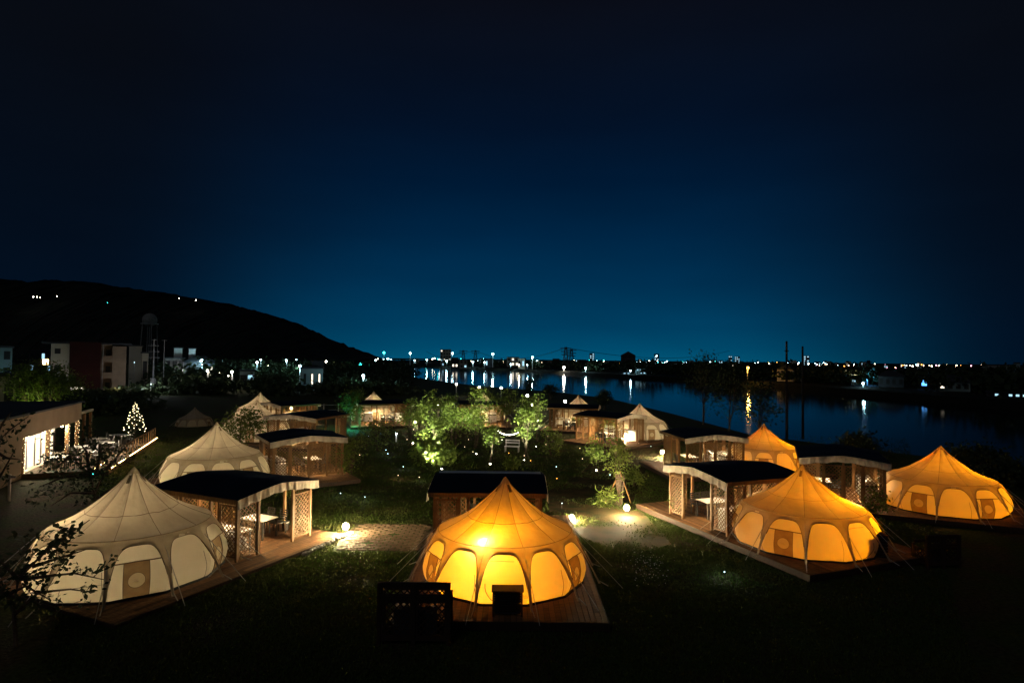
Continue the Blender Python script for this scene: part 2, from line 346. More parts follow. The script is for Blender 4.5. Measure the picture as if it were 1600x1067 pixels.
    cp = MB(); cp.tube([(0, 0, 0), (0, 0, 2.9)], .03, 8); cp.build('centre_pole', M['wood'], t)
    return t

# ------------------------------------------------------------------ deck, hut, furniture
def lattice(name, w_, h_, mt, parent, loc, rz=0, z0=.12, step=.165, double=False):
    mb = MB(); f = .05
    mb.box(0, w_, -.02, .02, z0, z0+f); mb.box(0, w_, -.02, .02, z0+h_-f, z0+h_); mb.box(0, f, -.02, .02, z0+f, z0+h_-f); mb.box(w_-f, w_, -.02, .02, z0+f, z0+h_-f)
    iw, ih = w_-2*f, h_-2*f
    for sgn, yy in ((1, -.007), (-1, .007)):
        c = -ih if sgn > 0 else 0
        while c < (iw if sgn > 0 else iw+ih):
            # x = c + sgn*z
            pts = []
            for z in (0, ih):
                x = c+sgn*z
                pts.append((x, z))
            (xa, za), (xb, zb) = pts
            def clip(xa, za, xb, zb):
                if xa > xb: xa, za, xb, zb = xb, zb, xa, za
                if xb <= 0 or xa >= iw: return None
                if xa < 0: za += (zb-za)*(0-xa)/(xb-xa); xa = 0
                if xb > iw: zb = za+(zb-za)*(iw-xa)/(xb-xa); xb = iw
                return xa, za, xb, zb
            q = clip(xa, za, xb, zb)
            if q and abs(q[2]-q[0]) > .02: mb.bar((f+q[0], yy, z0+f+q[1]), (f+q[2], yy, z0+f+q[3]), .030, .010, up=(0, 1, 0))
            c += step
    o = mb.build(name, mt, parent); o.location = loc; o.rotation_euler.z = rz; return o
def make_hut(W=4.2, D=3.9, s=1, board=True):
    """roof on posts; ridge along x; s = side of the walkway (+x or -x); tent stands at -y"""
    t = empty('shelter_hut')
    ez, rz_ = 2.13, 2.37
    hx, hy = W/2, D/2
    def rz2(y, x=0): return ez+(rz_-ez)*(1-(abs(y)/hy)**1.2)-.02*math.cos(x*3)
    top = MB(); top.grid(lambda a, b: (-hx+W*a, -hy+D*b, rz2(-hy+D*b, -hx+W*a)), 14, 14); top.grid(lambda a, b: (-hx+W*a, hy-D*b, rz2(hy-D*b, -hx+W*a)-.04), 14, 14)
    top.build('roof_cover', M['roofcloth'], t, True)
    for sx in (-1, 1):
        v = MB(); v.grid(lambda a, b: (sx*(hx+.012+.035*b*math.sin(a*58+2*math.sin(a*9))+.01*math.sin(a*131)), -hy+D*a, rz2(-hy+D*a)-.02-b*(.30+.02*math.sin(a*29))), 150, 4)
        v.build('valance', M['valance'], t, True)
    for sy in (-1, 1):
        mb = MB(); mb.box(-hx+.03, hx-.03, sy*(hy+.02)-.02, sy*(hy+.02)+.02, ez-.17, ez-.02); mb.build('eave_board', M['wood'], t)
    bm_ = MB()
    for x in np.linspace(-hx+.25, hx-.25, 5): bm_.bar((x, -hy+.05, ez-.10), (x, 0, rz_-.12), .05, .1); bm_.bar((x, 0, rz_-.12), (x, hy-.05, ez-.10), .05, .1)
    bm_.build('rafters', M['wood'], t)
    px, py = hx-.22, hy-.22
    posts = [(x*px, y) for x in (-1, 1) for y in (-py, -py+.88, py-.88, py)]+[(x*px*.36, y) for x in (-1, 1) for y in (-py, py)]+[(-s*px+s*.0, 0), (s*(px-.85), -py)]
    p0 = None
    for x, y in posts:
        if p0 is None: p0 = MB().box(-.045, .045, -.045, .045, 0, ez-.03).build('post', M['wood'], t); o = p0
        else: o = linked(p0, t, 'post')
        o.location = (x, y, 0)
    mt = M['wood']
    # walkway gable: near panel and far panel, the middle stays open
    lattice('lattice_panel', .80, 1.72, mt, t, (s*px, -py+.045, 0), R(90))
    lattice('lattice_panel', .80, 1.60, mt, t, (s*px, py-.84, 0), R(90))
    # tent side: corner panel and one at the other end
    x0 = px-.045 if s < 0 else px-.80
    lattice('lattice_panel', .76, 1.72, mt, t, (s*(px-.42)-.38, -py, 0), 0)
    lattice('lattice_panel', .80, 1.72, mt, t, (-s*(px-.45)-.40, -py, 0), 0)
    # back gable: closed by three panels
    for yy, ww in ((-py+.045, .79), (-py+.925, py-.925-.045), (.045, py-.925), (py-.835, .79)):
        lattice('lattice_panel', ww, 1.72, mt, t, (-s*px, yy, 0), R(90))
    lattice('lattice_panel', .8, 1.72, mt, t, (s*(px-.45)-.4, py, 0), 0)
    # bulb
    lp = MB(); lp.lathe([(.03, 2.22), (.10, 2.15), (.11, 2.10)], 10, (-s*.3, -.5, 0)); lamp = lp.build('lamp_shade', M['black'], t)
    MB().ball((-s*.3, -.5, 2.07), .05).build('bulb', M['g_lamp'], lamp)
    return t
def make_deck(x0, x1, y0, y1):
    t = empty('timber_deck'); mb = MB(); n = int((x1-x0)/.145); wv = (x1-x0)/n
    for i in range(n):
        segs = [y0]+sorted(y0+(y1-y0)*rnd.random() for _ in range(2))+[y1]
        if min(b-a for a, b in zip(segs, segs[1:])) < .3: segs = [y0, y0+(y1-y0)*rnd.uniform(.3, .7), y1]
        for a, b in zip(segs, segs[1:]):
            mb.box(x0+i*wv+.008, x0+(i+1)*wv-.008, a+.004, b-.004, -.035, rnd.uniform(-.003, 0))
    mb.build('deck_boards', M['deck'], t, kind='stuff')
    fb = MB().box(x0, x1, y0-.03, y0-.002, -.22, -.01).box(x0, x1, y1+.002, y1+.03, -.22, -.01).box(x0-.03, x0-.002, y0-.03, y1+.03, -.22, -.01).box(x1+.002, x1+.03, y0-.03, y1+.03, -.22, -.01)
    fb.box(x0+.05, x1-.05, y0+.05, y1-.05, -.12, -.04)
    fb.build('fascia_board', M['darkwood'], t)
    return t
def make_table():
    t = empty('dining_table'); MB().box(-.6, .6, -.38, .38, .69, .72).build('tabletop', M['white'], t)
    p = None
    for x in (-.55, .55):
        for y in (-.33, .33):
            if p is None: p = MB().box(-.025, .025, -.025, .025, 0, .69).build('leg', M['black'], t); o = p
            else: o = linked(p, t, 'leg')
            o.location = (x, y, 0)
    return t
def make_chair():
    t = empty('terrace_chair')
    MB().box(-.23, .23, -.22, .22, .41, .45).build('seat', M['black'], t)
    bk = MB().bar((-.22, .22, .45), (-.22, .29, .86), .035).bar((.22, .22, .45), (.22, .29, .86), .035)
    for i in range(5): z = .52+.08*i; bk.bar((-.22, .232+.0155*i, z), (.22, .232+.0155*i, z), .05, .015, up=(0, 1, 0))
    bk.build('backrest', M['black'], t)
    p = None
    for x in (-.21, .21):
        for y in (-.2, .2):
            if p is None: p = MB().box(-.016, .016, -.016, .016, 0, .41).build('leg', M['black'], t); o = p
            else: o = linked(p, t, 'leg')
            o.location = (x, y, 0)
    ar = MB()
    for x in (-.25, .25): ar.box(x-.02, x+.02, -.22, .22, .62, .645).box(x-.014, x+.014, -.22, -.19, .45, .62)
    ar.build('armrest', M['black'], t)
    return t
def make_counter():
    t = empty('kitchen_counter'); MB().box(-.75, .75, -.3, .3, .84, .88).build('worktop', M['steel'], t)
    MB().box(-.72, -.08, -.26, .26, .06, .838).build('cabinet', M['white'], t)
    c = MB().box(.05, .6, -.2, .2, .30, .60); c.build('cooler_box', M['white'], t)
    MB().box(-.05, .72, -.27, .27, .24, .27).build('shelf', M['steel'], t)
    for x in (.0, .7):
        for y in (-.25, .25): MB().box(x-.02, x+.02, y-.02, y+.02, 0, .84).build('leg', M['steel'], t)
    sk = MB().box(.15, .6, -.2, .2, .881, .90); sk.build('sink', M['black'], t)
    return t
def make_grill():
    t = empty('barbecue_grill')
    MB().box(-.42, .42, -.27, .27, .10, .78).build('cabinet', M['steel'], t)
    MB().box(-.40, .40, -.25, .25, .782, .88).build('firebox', M['black'], t)
    l = MB(); l.grid(lambda a, b: (-.4+.8*a, .25*math.cos(math.pi*b), .882+.22*math.sin(math.pi*b)), 1, 10)
    for x in (-.4, .4): l.add([(x, .25*math.cos(math.pi*i/10), .882+.22*math.sin(math.pi*i/10)) for i in range(11)], [tuple(range(11))])
    lid = l.build('lid', M['steel'], t); MB().tube([(-.25, -.26, .98), (.25, -.26, .98)], .015).build('handle', M['black'], lid)
    MB().box(.43, .75, -.2, .2, .80, .83).build('side_shelf', M['white'], t)
    return t

AMB = (1, .32, .001); CRM = (1, .78, .44)
# name, tent px apex -> world xy, z0, scale, v direction, hut (u,v), walkway side, hut W,D, light colour, main W, hot xy, hot W, deck (x0,x1,y0,y1)
SITES = [
 ('front left cream', (-11.95, 19.2), .10, 1.09, (.41, .91), (.25, 3.75), 1, 4.4, 3.8, CRM, 190, (-1.7, -1.0), 45, (-3.0, 3.3, -2.6, 6.2)),
 ('front centre amber', (-.16, 18.85), .25, 1.0, (0, 1), (-.62, 3.75), -1, 4.1, 3.9, AMB, 290, (-.60, -1.72), 60, (-2.9, 2.7, -3.3, 7.2)),
 ('front right amber', (10.95, 22.7), .25, 1.02, (-.36, .933), (-.55, 3.15), -1, 4.0, 4.0, AMB, 430, (1.75, -.9), 26, (-2.7, 3.1, -2.8, 7.0)),
 ('far right amber', (20.2, 28.4), .25, 1.03, (-.92, .40), (.1, 4.2), 1, 4.3, 3.8, AMB, 440, (.95, -1.62), 26, (-3, 3.1, -3.4, 6.6)),
 ('middle right amber', (16.0, 38.2), .25, .92, (-.99, -.13), (.0, 4.1), 1, 3.9, 4.0, AMB, 340, (-.3, -1.85), 20, (-2.8, 2.8, -3, 7.2)),
 ('second left cream', (-15.6, 32.0), .25, 1.05, (.83, .55), (-.5, 4.5), -1, 3.9, 4.2, CRM, 230, (-1.3, -1.45), 40, (-2.9, 3.0, -2.9, 6.8)),
 ('third left cream', (-20.6, 48.8), .25, 1.05, (.96, -.28), (.1, 4.9), -1, 4.6, 4.6, CRM, 200, (-.6, -1.6), 3, (-3, 3, -2.9, 7.2)),
 ('fourth left cream', (-25.6, 61.5), .25, 1.0, (.80, -.60), (0, 5.0), 1, 4.3, 4.2, CRM, 200, (.5, -1.6), 2, (-3, 3, -2.9, 7)),
 ('back left', (-14.9, 65.2), .25, 1.0, (.35, -.94), (-.4, 4.3), -1, 5.4, 4.2, CRM, 200, (.5, -1.6), 2, (-3, 3, -2.9, 7)),
 ('back middle', (-3.1, 65.8), .25, 1.0, (.02, -1), (0, 4.2), 1, 4.8, 4.0, CRM, 200, (.5, -1.6), 2, (-3, 3, -2.9, 6.8)),
 ('back right', (7.0, 62.8), .25, 1.0, (-.2, -.98), (0, 4.4), 1, 4.8, 4.0, CRM, 200, (.5, -1.6), 2, (-3, 3, -2.9, 6.8)),
 ('river side cream', (11.2, 52.5), .25, .98, (-.73, -.68), (.2, 4.0), -1, 4.6, 4.0, CRM, 230, (.5, -1.6), 2, (-3, 3, -2.9, 6.8)),
]
LBL = [
 'large cream lotus tent at front left behind the dark leafy branch', 'glowing amber lotus tent at front centre with slatted box before it',
 'glowing amber lotus tent at front right beside the lattice hut with white table', 'glowing amber lotus tent at the far right edge with two round-window doors facing',
 'glowing amber lotus tent standing furthest back among the amber tents on the right', 'cream lotus tent behind the roof of the front left hut',
 'cream lotus tent partly hidden by a small leafy tree on the left', 'cream tent peak furthest back in the left row beyond the long hut roof',
 'cream tent behind the hut below the teal pole lamp', 'tent peak showing above the lit garden trees', 'tent peak above the hut right of the garden trees by the river',
 'cream lotus tent glowing alone beside the river, right of its hut']
T0 = make_tent(); DT = make_table(); DC = make_chair(); KC = make_counter(); BG = make_grill(); first = True
def put(proto, loc, rz, label, cat, group, s=1):
    if not proto.get('used'): o = proto; proto['used'] = 1; kidsl = CH.setdefault(proto.name, kids(proto))
    else:
        o = copy_tree(proto)
    if 'used' in o and o is not proto: del o['used']
    o.location = loc; o.rotation_euler.z = rz; o.scale = (s, s, s); tag(o, label, cat, group); return o
for i, (nm, (tx_, ty_), z0, s_, v, (hu, hv), ws, W, D, lc, pwr, hot, hp, dk) in enumerate(SITES):
    rz = math.atan2(v[1], v[0])-math.pi/2; cs, sn = math.cos(rz), math.sin(rz)
    def wd(u, vv, z=0): return (tx_+u*cs-vv*sn, ty_+u*sn+vv*cs, z0+z)
    tt = put(T0, wd(0, 0, .004), rz, LBL[i], 'tent', 'lotus tents around the lawn', s_)
    if i in (2, 3): tt.scale.z = .94
    point(wd(hot[0]*.62*s_, hot[1]*.62*s_, .9), pwr, lc, .12)  # second point added to fill the canvas; the lamp itself hangs at hot
    hk = 1.8/math.hypot(*hot)
    point(wd(hot[0]*s_*hk, hot[1]*s_*hk, 1.41*(.94 if i in (2, 3) else s_)), hp, (1, .66, .16) if lc is AMB else (1, .72, .3), .05)
    d = make_deck(*dk); d.location = wd(0, 0); d.rotation_euler.z = rz
    tag(d, 'brown timber deck under the %s tent and its hut' % nm, 'deck', 'timber decks')
    h = make_hut(W, D, ws)
    if i == 1: MB().box(-1.9, 1.9, .12, .42, 2.385, 2.41).build('skylight_strip', M['white'], h)
    h.location = wd(hu, hv, .003); h.rotation_euler.z = rz
    tag(h, 'dark-roofed lattice hut on the deck of the %s tent' % nm, 'hut', 'lattice huts beside the tents')
    def hd(x, y, z=0): return wd(hu+x, hv+y, z)
    l = bpy.data.lights.new('shaded_lamp', 'SPOT'); l.energy = 620 if i < 6 else 1000; l.color = (1, .66, .32); l.shadow_soft_size = .05; l.spot_size = R(148); l.spot_blend = .5
    lo = bpy.data.objects.new('shaded_lamp', l); COL.objects.link(lo); lo.location = hd(-ws*.3, -.5, 1.98)
    point(hd(ws*.2, .3, 1.85), 55 if i < 6 else 110, (1, .66, .34), .08)  # weak point without a bulb, added for ambience under the roof
    put(KC, hd(ws*(W/2-1.15), -D/2+.72, .004), rz+(0 if ws > 0 else 0), 'steel kitchen counter with white cooler in the %s hut' % nm, 'counter', 'kitchen counters in the huts')
    put(BG, hd(-ws*(W/2-1.35), -D/2+.75, .004), rz+R(8), 'steel lidded barbecue in the %s hut' % nm, 'barbecue', 'barbecues in the huts')
    put(DT, hd(ws*.35, .75, .004), rz, 'white-topped dining table in the %s hut' % nm, 'table', 'dining tables in the huts')
    for q, (x, y, a, w1) in enumerate([(-.3, .62, 0, 'far left'), (.32, .62, 0, 'far right'), (-.3, -.62, 180, 'near left'), (.3, -.62, 180, 'near right')]):
        if i in (0, 2) and q > 1: continue
        put(DC, hd(ws*.35+x, .75+y, .004), rz+R(a+rnd.uniform(-12, 12)), 'black terrace chair at the %s of the table in the %s hut' % (w1, nm), 'chair', 'black chairs round the hut tables')

# ------------------------------------------------------------------ vegetation
def leafmesh(name, pts, size, mt, parent, rs, aspect=.5, kind=None, up=.3):
    n = len(pts); pts = np.asarray(pts)
    a = rs.normal(size=(n, 3)); a[:, 2] *= .7; a /= np.linalg.norm(a, axis=1)[:, None]
    b = rs.normal(size=(n, 3)); b -= (b*a).sum(1)[:, None]*a; b /= np.linalg.norm(b, axis=1)[:, None]
    L_ = size*rs.uniform(.6, 1.3, n)[:, None]; W_ = L_*aspect
    v = np.stack([pts, pts+a*L_*.5+b*W_*.5, pts+a*L_, pts+a*L_*.5-b*W_*.5], 1).reshape(-1, 3)
    me = bpy.data.meshes.new(name); me.vertices.add(4*n); me.vertices.foreach_set('co', v.ravel().astype(np.float32))
    me.loops.add(4*n); me.loops.foreach_set('vertex_index', np.arange(4*n, dtype=np.int32)); me.polygons.add(n)
    me.polygons.foreach_set('loop_start', np.arange(0, 4*n, 4, dtype=np.int32)); me.materials.append(mt); me.update(calc_edges=True)
    o = bpy.data.objects.new(name, me); COL.objects.link(o); o.parent = parent
    if kind: o['kind'] = kind
    return o
def tree(loc, h, r, nl, ls, label, name='garden_tree', cat='tree', group=None, seed=1, low=.3, stems=1, lean=(0, 0), leafm='leaf', tips=26, tr=.05, spread=.28, aspect=.55):
    rs = np.random.RandomState(seed); t = empty(name, loc, 0, 1, label, cat, group)
    tp = []
    while len(tp) < tips:
        q = rs.uniform(-1, 1, 3)
        if np.linalg.norm(q) < 1 and np.linalg.norm(q) > .25:
            zz = low*h+(q[2]*.5+.5)*(h-low*h); rr = r*(1.0-.45*max(0, q[2])**1.5)*rs.uniform(.75, 1.15)
            tp.append((q[0]*rr+lean[0]*zz/h, q[1]*rr+lean[1]*zz/h, zz))
    mb = MB()
    for s_ in range(stems):
        top = Vector((lean[0]+rs.uniform(-.3, .3)*r*(stems > 1)*1.6, lean[1]+rs.uniform(-.3, .3)*r*(stems > 1)*1.6, h*.86))
        pts = [Vector((rs.uniform(-.06, .06)*stems, rs.uniform(-.06, .06)*stems, -.05))]
        for i in range(1, 7):
            f = i/6; pts.append(Vector((top.x*f**1.3+rs.uniform(-.04, .04)*h*.4, top.y*f**1.3+rs.uniform(-.04, .04)*h*.4, top.z*f)))
        mb.tube(pts, [tr*(1-.75*i/6) for i in range(7)], 6)
        for j, q in enumerate(tp):
            if j % stems == s_:
                q = Vector(q); f = max(.18, min(.85, (q.z/h-.15)/.86)); k = int(f*6); a = pts[k]; m = a.lerp(q, .5)+Vector((0, 0, .08*h*.3))
                mb.tube([a, m, q], [tr*(1-.75*k/6)*.5, tr*.22, tr*.08], 4)
    mb.build('trunk', M['trunk'], t)
    c = np.array(tp)[rs.randint(0, len(tp), nl)]+rs.normal(size=(nl, 3))*r*spread*np.array([1, 1, .75])
    c[:, 2] = np.maximum(c[:, 2], .1)
    leafmesh('crown', c, ls, M[leafm], t, rs, aspect); return t
def uplight(px, py, power, label, col=(.93, 1, .62), h=4.4, z=.18, glowm='g_white', r=.05, off=(0, -.15)):
    p = P(px, py, 0); t = empty('garden_uplight', p, 0, 1, label, 'uplight', 'uplights under the garden trees'); power *= 9
    MB().lathe([(.05, 0), (.06, .02), (.045, .10), (.05, .13)], 8).build('housing', M['black'], t)
    MB().ball((0, 0, .13), r, 8, 5).build('bulb', M[glowm], t)
    l = bpy.data.lights.new('uplight_beam', 'SPOT'); l.energy = power*4.2; l.color = col; l.shadow_soft_size = .05; l.spot_size = R(80); l.spot_blend = .6
    o = bpy.data.objects.new('uplight_beam', l); COL.objects.link(o); o.location = (p.x+off[0], p.y-.25-.24*h, .22)
    o.rotation_euler = (Vector((p.x, p.y+.35, h*.52))-o.location).to_track_quat('-Z', 'Y').to_euler(); return t

G = 'uplit trees of the central garden'
def tr_(px, py, h, r, nl, ls, label, **k):
    p = P(px, py, 0); return tree(p, h, r, nl, ls, label, **k)
tr_(679, 716, 4.9, .95, 2000, .19, 'tall slender tree lit green at the left of the garden group', group=G, seed=3, stems=3, low=.18)
tr_(684, 727, 1.7, 1.35, 900, .30, 'low spreading bush with large bright leaves under the left garden tree', name='garden_bush', cat='bush', seed=4, low=.1, stems=3, aspect=.75, tr=.02)
tr_(744, 700, 4.4, 1.15, 2000, .19, 'widest leafy tree before the middle back tent', group=G, seed=5, stems=3, low=.25)
tr_(712, 698, 3.0, .8, 500, .22, 'shadowed small tree between the left and middle garden trees', group=G, seed=6, stems=2)
tr_(766, 722, 2.35, .62, 480, .2, 'small uplit tree with a bare forked trunk in mid lawn', group=G, seed=7, stems=2, low=.5, lean=(.2, 0))
tr_(822, 717, 4.5, .75, 1600, .19, 'tall white-trunked tree lit from below right of the string lights', group=G, seed=8, stems=3, low=.25)
tr_(706, 690, 4.3, .9, 1200, .19, 'tall tree filling the gap behind the left garden tree', group=G, seed=33, stems=3, low=.2)
tr_(790, 672, 4.2, 1.1, 700, .24, 'dim tree behind the string lights', group=G, seed=34, stems=2, low=.3)
tr_(838, 690, 4.2, .8, 900, .19, 'pale loose tree behind the white-trunked garden tree', group=G, seed=9, stems=2, low=.3)
tr_(932, 731, 1.95, .62, 420, .19, 'small round tree brightly lit on the dark lawn right of the garden', group=G, seed=10, low=.18, aspect=.75, tr=.02)
tr_(966, 790, 3.1, .62, 650, .17, 'tree with straw-wrapped trunk and stakes beside the right path lamp', name='staked_tree', seed=11, stems=3, low=.42, tr=.035)
wrapt = empty('tree_stakes', P(968, 788, 0), 0, 1, 'straw wrap and slanted wooden stakes round the trunk beside the right path lamp', 'tree support')
wr = MB(); rs = random.Random(3)
for i in range(26):
    a = rs.uniform(0, 6.28); wr.bar((.12*math.cos(a), .12*math.sin(a), 0), (.22*math.cos(a+.2), .22*math.sin(a+.2), 1.35+rs.uniform(-.2, .2)), .028)
wr.build('straw_wrap', M['trunk'], wrapt); MB().bar((-.75, -.2, 0), (.05, 0, 1.7), .06).build('stake', M['wood'], wrapt); MB().bar((.6, .3, 0), (0, 0, 1.6), .05).build('stake', M['wood'], wrapt)
tr_(950, 792, .8, .5, 260, .32, 'low spiky plant left of the staked tree', name='spiky_plant', cat='plant', seed=12, low=.1, aspect=.18, tr=.012, tips=14)
tr_(590, 705, 2.6, 1.2, 900, .17, 'dim shrub right of the second left hut', name='garden_bush', cat='bush', seed=13, stems=3, low=.1)
tr_(548, 745, 2.3, .9, 800, .17, 'dim shrub behind the far corner of the second left hut', name='garden_bush', cat='bush', seed=14, stems=3, low=.1)
tr_(642, 690, 3.6, 1.1, 1200, .18, 'yellow-green tree at the right end of the back left hut', seed=15, stems=2, low=.1)
tr_(560, 645, 3.0, 1.0, 700, .2, 'small tree lit beside the teal pole lamp', seed=16)
tr_(374, 720, 3.3, 1.25, 1300, .2, 'leafy tree between the second and third cream tents', seed=17, stems=2, low=.35, lean=(.3, 0))
tr_(902, 672, 1.6, .5, 300, .2, 'thin plant before the river side hut', name='garden_bush', cat='bush', seed=18, low=.1)
tr_(955, 688, 2.2, .8, 700, .17, 'leafy bush in front of the river side hut posts', name='garden_bush', cat='bush', seed=19, stems=3, low=.1)
tr_(1030, 682, 1.5, .5, 260, .2, 'round plant in front of the river side cream tent', name='garden_bush', cat='bush', seed=20, low=.1)
tr_(1370, 812, 1.5, .5, 380, .16, 'sparse plant before the left doors of the far right tent', name='garden_bush', cat='bush', seed=21, low=.1, tr=.012)
tr_(1368, 830, .55, .35, 200, .34, 'grassy spiky plant below the far right tent', name='spiky_plant', cat='plant', seed=22, low=.05, aspect=.13, tr=.008, tips=12)
tr_(1052, 812, 1.0, .3, 70, .12, 'thin bare sapling beside the front right hut deck', name='sapling', seed=23, low=.4, tr=.014, tips=9)
for i, (px, py, h, r) in enumerate([(655, 668, 3, 1.5), (700, 655, 3.4, 1.5), (775, 650, 3.5, 1.5), (860, 712, 2.6, 1.4), (800, 735, 1.2, .8), (612, 655, 2.5, 1.4), (760, 640, 4.6, 1.8), (990, 760, 1.2, .8), (1120, 745, 1.1, .6)]):
    tr_(px, py, h*.75, r*.62, 500, .2, 'dark unlit garden shrub, %s from the left among the unlit shrubs' % ordw(i), name='garden_bush', cat='bush', group='unlit shrubs of the garden', seed=40+i, stems=2, low=.1)
for a in [(676, 728, 75, 'uplight at the foot of the left garden tree'), (690, 736, 4, 'fill uplight added before the low spreading bush', (.93, 1, .62), 1.6), (664, 716, 90, 'uplight left of the left garden tree'), (702, 694, 80, 'uplight behind the left garden tree'), (744, 712, 110, 'uplight under the widest garden tree'),  # the one before the bush is extra fill, added to brighten its leaves
          (766, 728, 55, 'uplight at the foot of the forked small tree', (.93, 1, .62), 2.6), (712, 712, 80, 'uplight between the left and widest garden trees'), (865, 690, 30, 'uplight at the right end of the garden'), (819, 722, 100, 'uplight at the foot of the white-trunked tree'), (838, 700, 80, 'uplight behind the white-trunked tree'),
          (932, 738, 26, 'uplight at the foot of the small round tree', (1, .95, .6), 1.9), (785, 690, 20, 'uplight beside the white garden bench'), (645, 695, 12, 'uplight by the yellow-green tree')]:
    uplight(*a)

# foreground tree with real branches crossing the front left tent
def branch_tree(label, base, paths, nl, ls, seed, leafm, tr=.06, name='leafy_tree', spread=.22):
    rs = np.random.RandomState(seed); t = empty(name, base, 0, 1, label, 'tree'); mb = MB(); pts = []; B = Vector(base)
    for pa in paths:
        q = [Vector(p)-B for p in pa]; k = len(q); mb.tube(q, [tr*(1-.9*i/(k-1))+.004 for i in range(k)], 5)
        for i in range(1, k):
            m = max(2, int((q[i]-q[i-1]).length/.22))
            for j in range(m):
                c = q[i-1].lerp(q[i], j/m)
                if i > 1 or len(pa) < 4:
                    e = c+Vector(rs.normal(size=3))*spread*1.3; mb.tube([c, e], [.007, .003], 3)
                    for _ in range(nl): pts.append(tuple(c.lerp(e, rs.uniform(.2, 1.15))+Vector(rs.normal(size=3))*spread*.35))
    mb.build('trunk', M['trunk'], t); leafmesh('crown', pts, ls, M[leafm], t, rs, .5); return t
b0 = P(25, 1010, 0); Yb = b0.y
A = lambda x, y, dy=0: tuple(at(x, y, Yb+dy))
branch_tree('dark leafy tree reaching across the front left cream tent', b0,
  [[b0, A(22, 960), A(28, 905), A(60, 872, -.2), A(100, 840, -.3), A(140, 812, -.3)], [A(28, 905), A(70, 900, .2), A(115, 895, .3), A(162, 905, .3)], [A(50, 885), A(90, 872, .3), A(135, 858, .4)],
   [A(28, 905), A(5, 880), A(-20, 860)], [A(22, 960), A(60, 925, .2), A(110, 920, .2), A(145, 925, .1)], [A(60, 872), A(85, 845), A(118, 832)], [A(10, 930), A(40, 915), A(80, 938)], [A(22, 950), A(-15, 900), A(-40, 850)]], 16, .16, 5, 'leafd', .045)
b0 = P(150, 815, 0); Yb = b0.y
branch_tree('dark sparse tree in front of the lit cafe terrace', b0,
  [[b0, A(148, 770), A(140, 740), A(110, 712, -.3), A(75, 700, -.4)], [A(148, 770), A(165, 735, .3), A(190, 705, .4), A(205, 690, .4)], [A(140, 740), A(135, 705), A(120, 685)], [A(140, 740), A(100, 745, .3), A(62, 760, .4)],
   [A(150, 780), A(180, 760, .2), A(212, 752, .3)], [A(150, 740), A(158, 705), A(150, 680)], [A(110, 712), A(95, 725), A(70, 728)], [A(148, 770), A(110, 770), A(80, 790)], [A(165, 735), A(175, 720), A(182, 735)]], 22, .18, 6, 'leafd', .07, spread=.5)
b0 = P(-30, 840, 0); Yb = b0.y
branch_tree('dark branch tips entering at the left edge before the cafe wall', b0,
  [[b0, A(-30, 760), A(-15, 700), A(15, 672), A(45, 650)], [A(-15, 700), A(10, 715), A(32, 718)], [A(-30, 760), A(0, 745), A(25, 700)], [A(-15, 700), A(5, 660), A(20, 640)]], 5, .2, 8, 'leafd', .07, spread=.35)
# trees along the river bank on the right and behind the tents
for i, (px, Y, h, r) in enumerate([(1100, 66, 7.5, 2.4), (1140, 60, 6.5, 2.2), (1185, 55, 5.2, 1.8), (1345, 46, 1.2, 1.4), (1520, 40, 1.2, 1.5), (860, 104, 2.5, 1.3), (945, 84, 2.6, .9), (830, 112, 3, 1.4), (1580, 34, 1.2, 1.2)]):
    p = at(px, 600, Y); tree((p.x, Y, 0), h, r, 1300, .28, 'dark tree on the river bank, %s from the left of the bank trees' % ordw(sorted([1100, 1140, 1185, 1345, 1520, 860, 945, 830, 1580]).index(px)), name='bank_tree', group='trees on the near river bank', seed=70+i, leafm='leafd', tr=.09, low=.25, stems=2)

# grass, bricks, flowers
rs = np.random.RandomState(9)
def inside_deck(x, y):
    m = np.zeros(len(x), bool)
    for s_ in SITES[:7]+SITES[11:]:
        (tx_, ty_), v, dk = s_[1], s_[4], s_[13]; vx, vy = np.array(v)/np.hypot(*v); u = (x-tx_)*vy-(y-ty_)*vx; vv = (x-tx_)*vx+(y-ty_)*vy
        m |= (u > dk[0]-.05) & (u < dk[1]+.05) & (vv > dk[2]-.05) & (vv < dk[3]+.05)
    return m
def inpoly(x, y, poly):
    m = np.zeros(len(x), bool); n = len(poly)
    for i in range(n):
        (x1, y1), (x2, y2) = poly[i], poly[(i+1) % n]
        c = ((y1 > y) != (y2 > y)) & (x < (x2-x1)*(y-y1)/(y2-y1+1e-12)+x1); m ^= c
    return m
n = 330000
y = 13+rs.beta(1.1, 2.2, n)*45; x = rs.uniform(-1, 1, n)*(y*.62+2)
ok = ~inside_deck(x, y)
ok &= ~((x > -6.4) & (x < -2.9) & (y > 21.7) & (y < 25.3))
pn = np.sin(x*1.3+np.sin(y*.9)*2)+np.sin(y*1.7+x*.5)+rs.normal(size=n)*.7
for f in pth.f: ok &= ~inpoly(x, y, [(pth.v[i][0], pth.v[i][1]) for i in f]) | (pn > .9)
ok &= pn > -1.5
x, y = x[ok], y[ok]; n = len(x); th = rs.uniform(0, 6.28, n); hgt = rs.uniform(.03, .085, n); wdt = .012+.0006*y
v = np.empty((n, 3, 3)); v[:, 0] = np.c_[x-np.cos(th)*wdt, y-np.sin(th)*wdt, np.zeros(n)]; v[:, 1] = np.c_[x+np.cos(th)*wdt, y+np.sin(th)*wdt, np.zeros(n)]
v[:, 2] = np.c_[x+rs.normal(size=n)*.03, y+rs.normal(size=n)*.03, hgt]
me = bpy.data.meshes.new('grass'); me.vertices.add(3*n); me.vertices.foreach_set('co', v.ravel().astype(np.float32)); me.loops.add(3*n)
